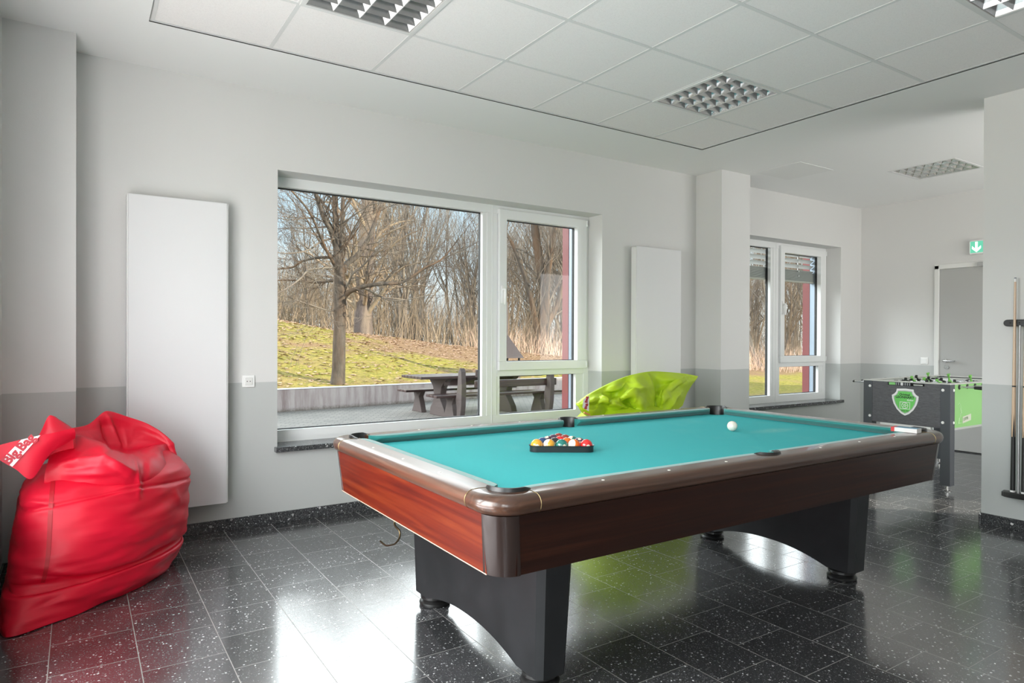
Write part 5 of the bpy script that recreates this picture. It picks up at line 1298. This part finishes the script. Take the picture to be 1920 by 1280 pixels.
limbs = [  # pixels, depth change, start radius, end radius, children
 (C6([(530, 780), (515, 640), (505, 500), (500, 300), (495, 120), (490, -120)]), 0, .095, .050, 14),
 (C6([(548, 760), (548, 640), (552, 500), (556, 300), (562, 130), (575, -100)]), .5, .055, .032, 10),
 (C6([(500, 560), (455, 420), (400, 320), (360, 200), (325, 90), (300, -60)]), -.6, .055, .030, 12),
 (C6([(500, 740), (470, 680), (420, 590), (360, 450), (300, 310), (230, 200), (120, 80)]), -1.4, .038, .014, 14),
 (C6([(565, 770), (600, 700), (680, 640), (770, 510), (830, 370), (880, 230), (925, 120), (950, 0)]), 1.2, .066, .030, 14),
 (C6([(575, 930), (610, 870), (650, 790), (740, 715), (820, 630), (900, 540)]), -1.0, .030, .012, 12),
 (C6([(560, 1010), (610, 950), (680, 920), (760, 895), (870, 880), (1000, 868)])+C7([(80, 540), (200, 528), (330, 440), (450, 380), (530, 290), (570, 240)]), -1.6, .058, .010, 22),
 (C6([(730, 905), (800, 940), (850, 970), (930, 1000), (1000, 1020), (1090, 1015)])+C7([(60, 630), (150, 655), (300, 630), (440, 590)]), -1.2, .030, .006, 12),
 (C7([(245, 505), (330, 450), (470, 370), (600, 310), (720, 250)]), -1.5, .020, .006, 8),
 (C6([(520, 850), (450, 850), (400, 862), (300, 865), (180, 850), (60, 846), (-60, 850)]), .8, .036, .012, 14),
 (C6([(500, 740), (440, 742), (380, 745), (270, 760), (200, 830), (100, 905), (0, 960)]), -1.8, .028, .010, 12),
 (C6([(500, 665), (430, 650), (300, 660), (200, 690), (130, 735), (0, 752), (-80, 760)]), .9, .034, .012, 12),
 (C6([(500, 490), (470, 492), (380, 512), (280, 580), (180, 610), (40, 615), (-60, 600)]), -.8, .026, .008, 12),
 (C6([(485, 1105), (450, 1108), (380, 1090), (260, 1050), (100, 995), (20, 960)]), -.9, .020, .006, 8),
 (C6([(510, 560), (600, 530), (700, 560), (830, 600), (980, 610), (1120, 580)]), 1.4, .024, .006, 12),
 (C6([(520, 380), (600, 330), (700, 260), (830, 190), (960, 180)]), -.9, .022, .006, 10),
 (C6([(505, 330), (440, 290), (380, 180), (250, 140), (80, 60)]), 1.2, .024, .006, 10),
 (C6([(490, 420), (420, 390), (280, 400), (140, 400), (0, 405)]), .5, .022, .006, 12),
 (C6([(300, 310), (200, 320), (100, 330), (0, 310)]), -1.2, .016, .005, 8)]
rn = random.Random(5)
for pts, dep, r0, r1, nk in limbs:
    q = catmull(tp(pts, YT, YT+dep), 4); n = len(q); mb = MB()
    rr = [r0+(r1-r0)*i/(n-1) for i in range(n)]
    mb.tube(q, rr, 8 if r0 > .03 else 6, cap=True)
    for k in range(nk):
        i = int((.12+.86*(k+rn.random())/nk)*(n-1)); i = min(n-2, i); dd = (q[i+1]-q[i]).normalized()
        ax = Vector((rn.gauss(0, 1), rn.gauss(0, 1), rn.gauss(0, 1))).cross(dd).normalized(); nd = dd*math.cos(.8)+ax*math.sin(.8)
        grow(mb, q[i], nd, rn.uniform(.6, 1.5), max(.006, rr[i]*.35), 2, rn, .65, (4, 4), .10, .16, 4)
    build('limb', mb, M['bark' if r0 > .03 else 'twig'], parent=t, smooth=True)

# second distinct trees: the thick ivy trunk behind it and the three stemmed tree in the right pane
def placed_tree(label, base_px, Y, stems, m, rn, twigs=14, L=(1.5, 3.2), droop=0, tm='twig'):
    b0 = atY(*base_px, Y); t = thing('bare_tree', (b0.x, Y, ground(b0.x, Y)), label, 'tree')
    for pts, dep, r0, r1 in stems:
        q = catmull([(atY(*pts[0], Y).x, Y, ground(b0.x, Y)-.3)]+tp(pts, Y, Y+dep), 5); n = len(q); mb = MB(); rr = [r0+(r1-r0)*i/(n-1) for i in range(n)]
        mb.tube(q, rr, 10); st = build('stem', mb, m, parent=t, smooth=True)
        mb = MB()
        for k in range(twigs):
            i = min(n-2, int((.3+.68*rn.random())*(n-1))); dd = (q[i+1]-q[i]).normalized(); ax = Vector((rn.gauss(0, 1), rn.gauss(0, 1), rn.gauss(0, .6))).cross(dd).normalized()
            grow(mb, q[i], dd*math.cos(.75)+ax*math.sin(.75), rn.uniform(*L), max(.012, rr[i]*.3), 2, rn, .6, (5, 5), .12, .16, 5, droop)
        build('branches', mb, M[tm], parent=st, smooth=True)
placed_tree('thick dark willow trunk with drooping pale twigs behind the large bare tree', (682, 656), 17.0, [([(682, 656), (681, 610), (682, 560), (684, 500), (688, 440), (692, 380), (694, 320)], .5, .34, .25)], M['bark_dark'], random.Random(21), 34, (1.6, 3.4), .5, 'twig_warm')
placed_tree('three stemmed bare tree seen through the opening sash of the large window', (1016, 640), 19.0,
            [([(1014, 645), (1018, 600), (1020, 550), (1012, 490), (1003, 430), (998, 380), (996, 320)], .6, .30, .14),
             ([(1024, 560), (1026, 520), (1032, 480), (1040, 430), (1046, 380), (1050, 330)], -.6, .17, .08),
             ([(1008, 630), (1002, 590), (990, 540), (976, 495), (962, 460), (945, 430)], .9, .15, .06),
             ([(1016, 640), (1030, 600), (1045, 570), (1058, 520), (1070, 480), (1084, 430)], .8, .19, .07)], M['bark'], random.Random(3), 16, (1.4, 3.0))
# woods: a few kinds of bare tree, each copied over the slope
protos = []
for k in range(7):
    rn = random.Random(100+k); mb = MB(); H = rn.uniform(6.5, 9); ns = rn.choice([1, 2, 3])
    for s_i in range(ns):
        a = rn.random()*6.28; ln = rn.uniform(.05, .28) if ns > 1 else .06
        grow(mb, (0.1*math.cos(a), .1*math.sin(a), -.3), (ln*math.cos(a), ln*math.sin(a), 1), H, rn.uniform(.065, .12), 3, rn, .55, (10, 7, 4), .10, .10, 8)
    me = None; o = build('bare_tree', mb, M['twig' if k % 3 else 'twig_warm'], smooth=False); protos.append(o)
spots = []; rn = random.Random(77)
for k in range(150):
    Y = rn.uniform(19.0, 38); px = 520+1100*rn.random()**.85
    if k % 7 == 3: px = rn.uniform(-150, 520)
    p = at(px, 640, 1, Y); spots.append((p.x, Y))
spots += [(x, rn.uniform(9, 20)) for x in np.linspace(24, 46, 14)]
used = 0
for k, (x, y) in enumerate(spots):
    src = protos[k % 7]
    o = src if k < 7 else src.copy()
    if k >= 7: COL.objects.link(o)
    s = rn.uniform(.8, 1.25)*(1.0 if at(690, 640, 1, y).x < x else .52); o.location = (x, y, ground(x, y)); o.rotation_euler = (rn.gauss(0, .05), rn.gauss(0, .05), rn.random()*6.28); o.scale = (s, s, s)
    tag(o, 'slender bare grey brown tree among the woods beyond the lawn', 'tree', 'bare trees in the woods beyond the lawn')
# undergrowth and dry reeds at the wood's edge, and distant brushwood
def thicket(name, n, fx, h, r, m, rn, lean=.35, seg=4, fork=2):
    mb = MB()
    for _ in range(n):
        x, y = fx(rn); z = ground(x, y)-.05; a = rn.random()*6.28; l = abs(rn.gauss(0, lean)); grow(mb, (x, y, z), (l*math.cos(a), l*math.sin(a), 1), rn.uniform(*h), rn.uniform(*r), 1, rn, .5, (fork,), .02, .14, seg)
    return build(name, mb, m)
rn = random.Random(9)
tag(thicket('undergrowth', 3300, lambda q: (lambda Y: (at(q.uniform(250, 1600), 640, 1, Y).x, Y))(q.uniform(17.6, 30)), (.8, 3.2), (.006, .014), M['twig_warm'], rn), 'tangled brown undergrowth along the edge of the woods', 'undergrowth', kind='stuff')
tag(thicket('reeds', 2200, lambda q: (lambda X: (X, float(np.interp(X, [12, 16, 20, 30, 45], [16.5, 15.5, 13.5, 10.5, 8.0]))+q.uniform(0, 5)))(q.uniform(13.5, 44)), (.5, 1.3), (.006, .011), mat('dry_reed', (.52, .36, .28), .8), rn, .25, 3, 1), 'pale dry reeds at the foot of the trees', 'reeds', kind='stuff')
tag(thicket('distant_brushwood', 2600, lambda q: (lambda Y, u: (at(120+1530*u, 640, 1, Y).x, Y))(q.uniform(36, 50), q.random()), (2.5, 5.5), (.02, .035), M['twig'], rn, .18, 4, 5), 'hazy grey brushwood filling the distance between the trees', 'brushwood', kind='stuff')
mb = MB(); rn = random.Random(31)
for _ in range(5200):
    Y = 8.3+11*rn.random()**.7; x = at(rn.uniform(470, 1120), 640, 1, Y).x; z = ground(x, Y)+.012; a = rn.random()*6.28; s = rn.uniform(.025, .06); c, sn = math.cos(a)*s, math.sin(a)*s; h = rn.uniform(-.01, .03)
    mb.add([(x-c, Y-sn, z), (x+sn, Y-c, z+h), (x+c, Y+sn, z+.01), (x-sn, Y+c, z+h*.3)], [(0, 1, 2, 3)])
tag(build('fallen_leaves', mb, mat('dead_leaves', (.40, .25, .17), .8)), 'scattered dead leaves on the lawn', 'leaves', kind='stuff')
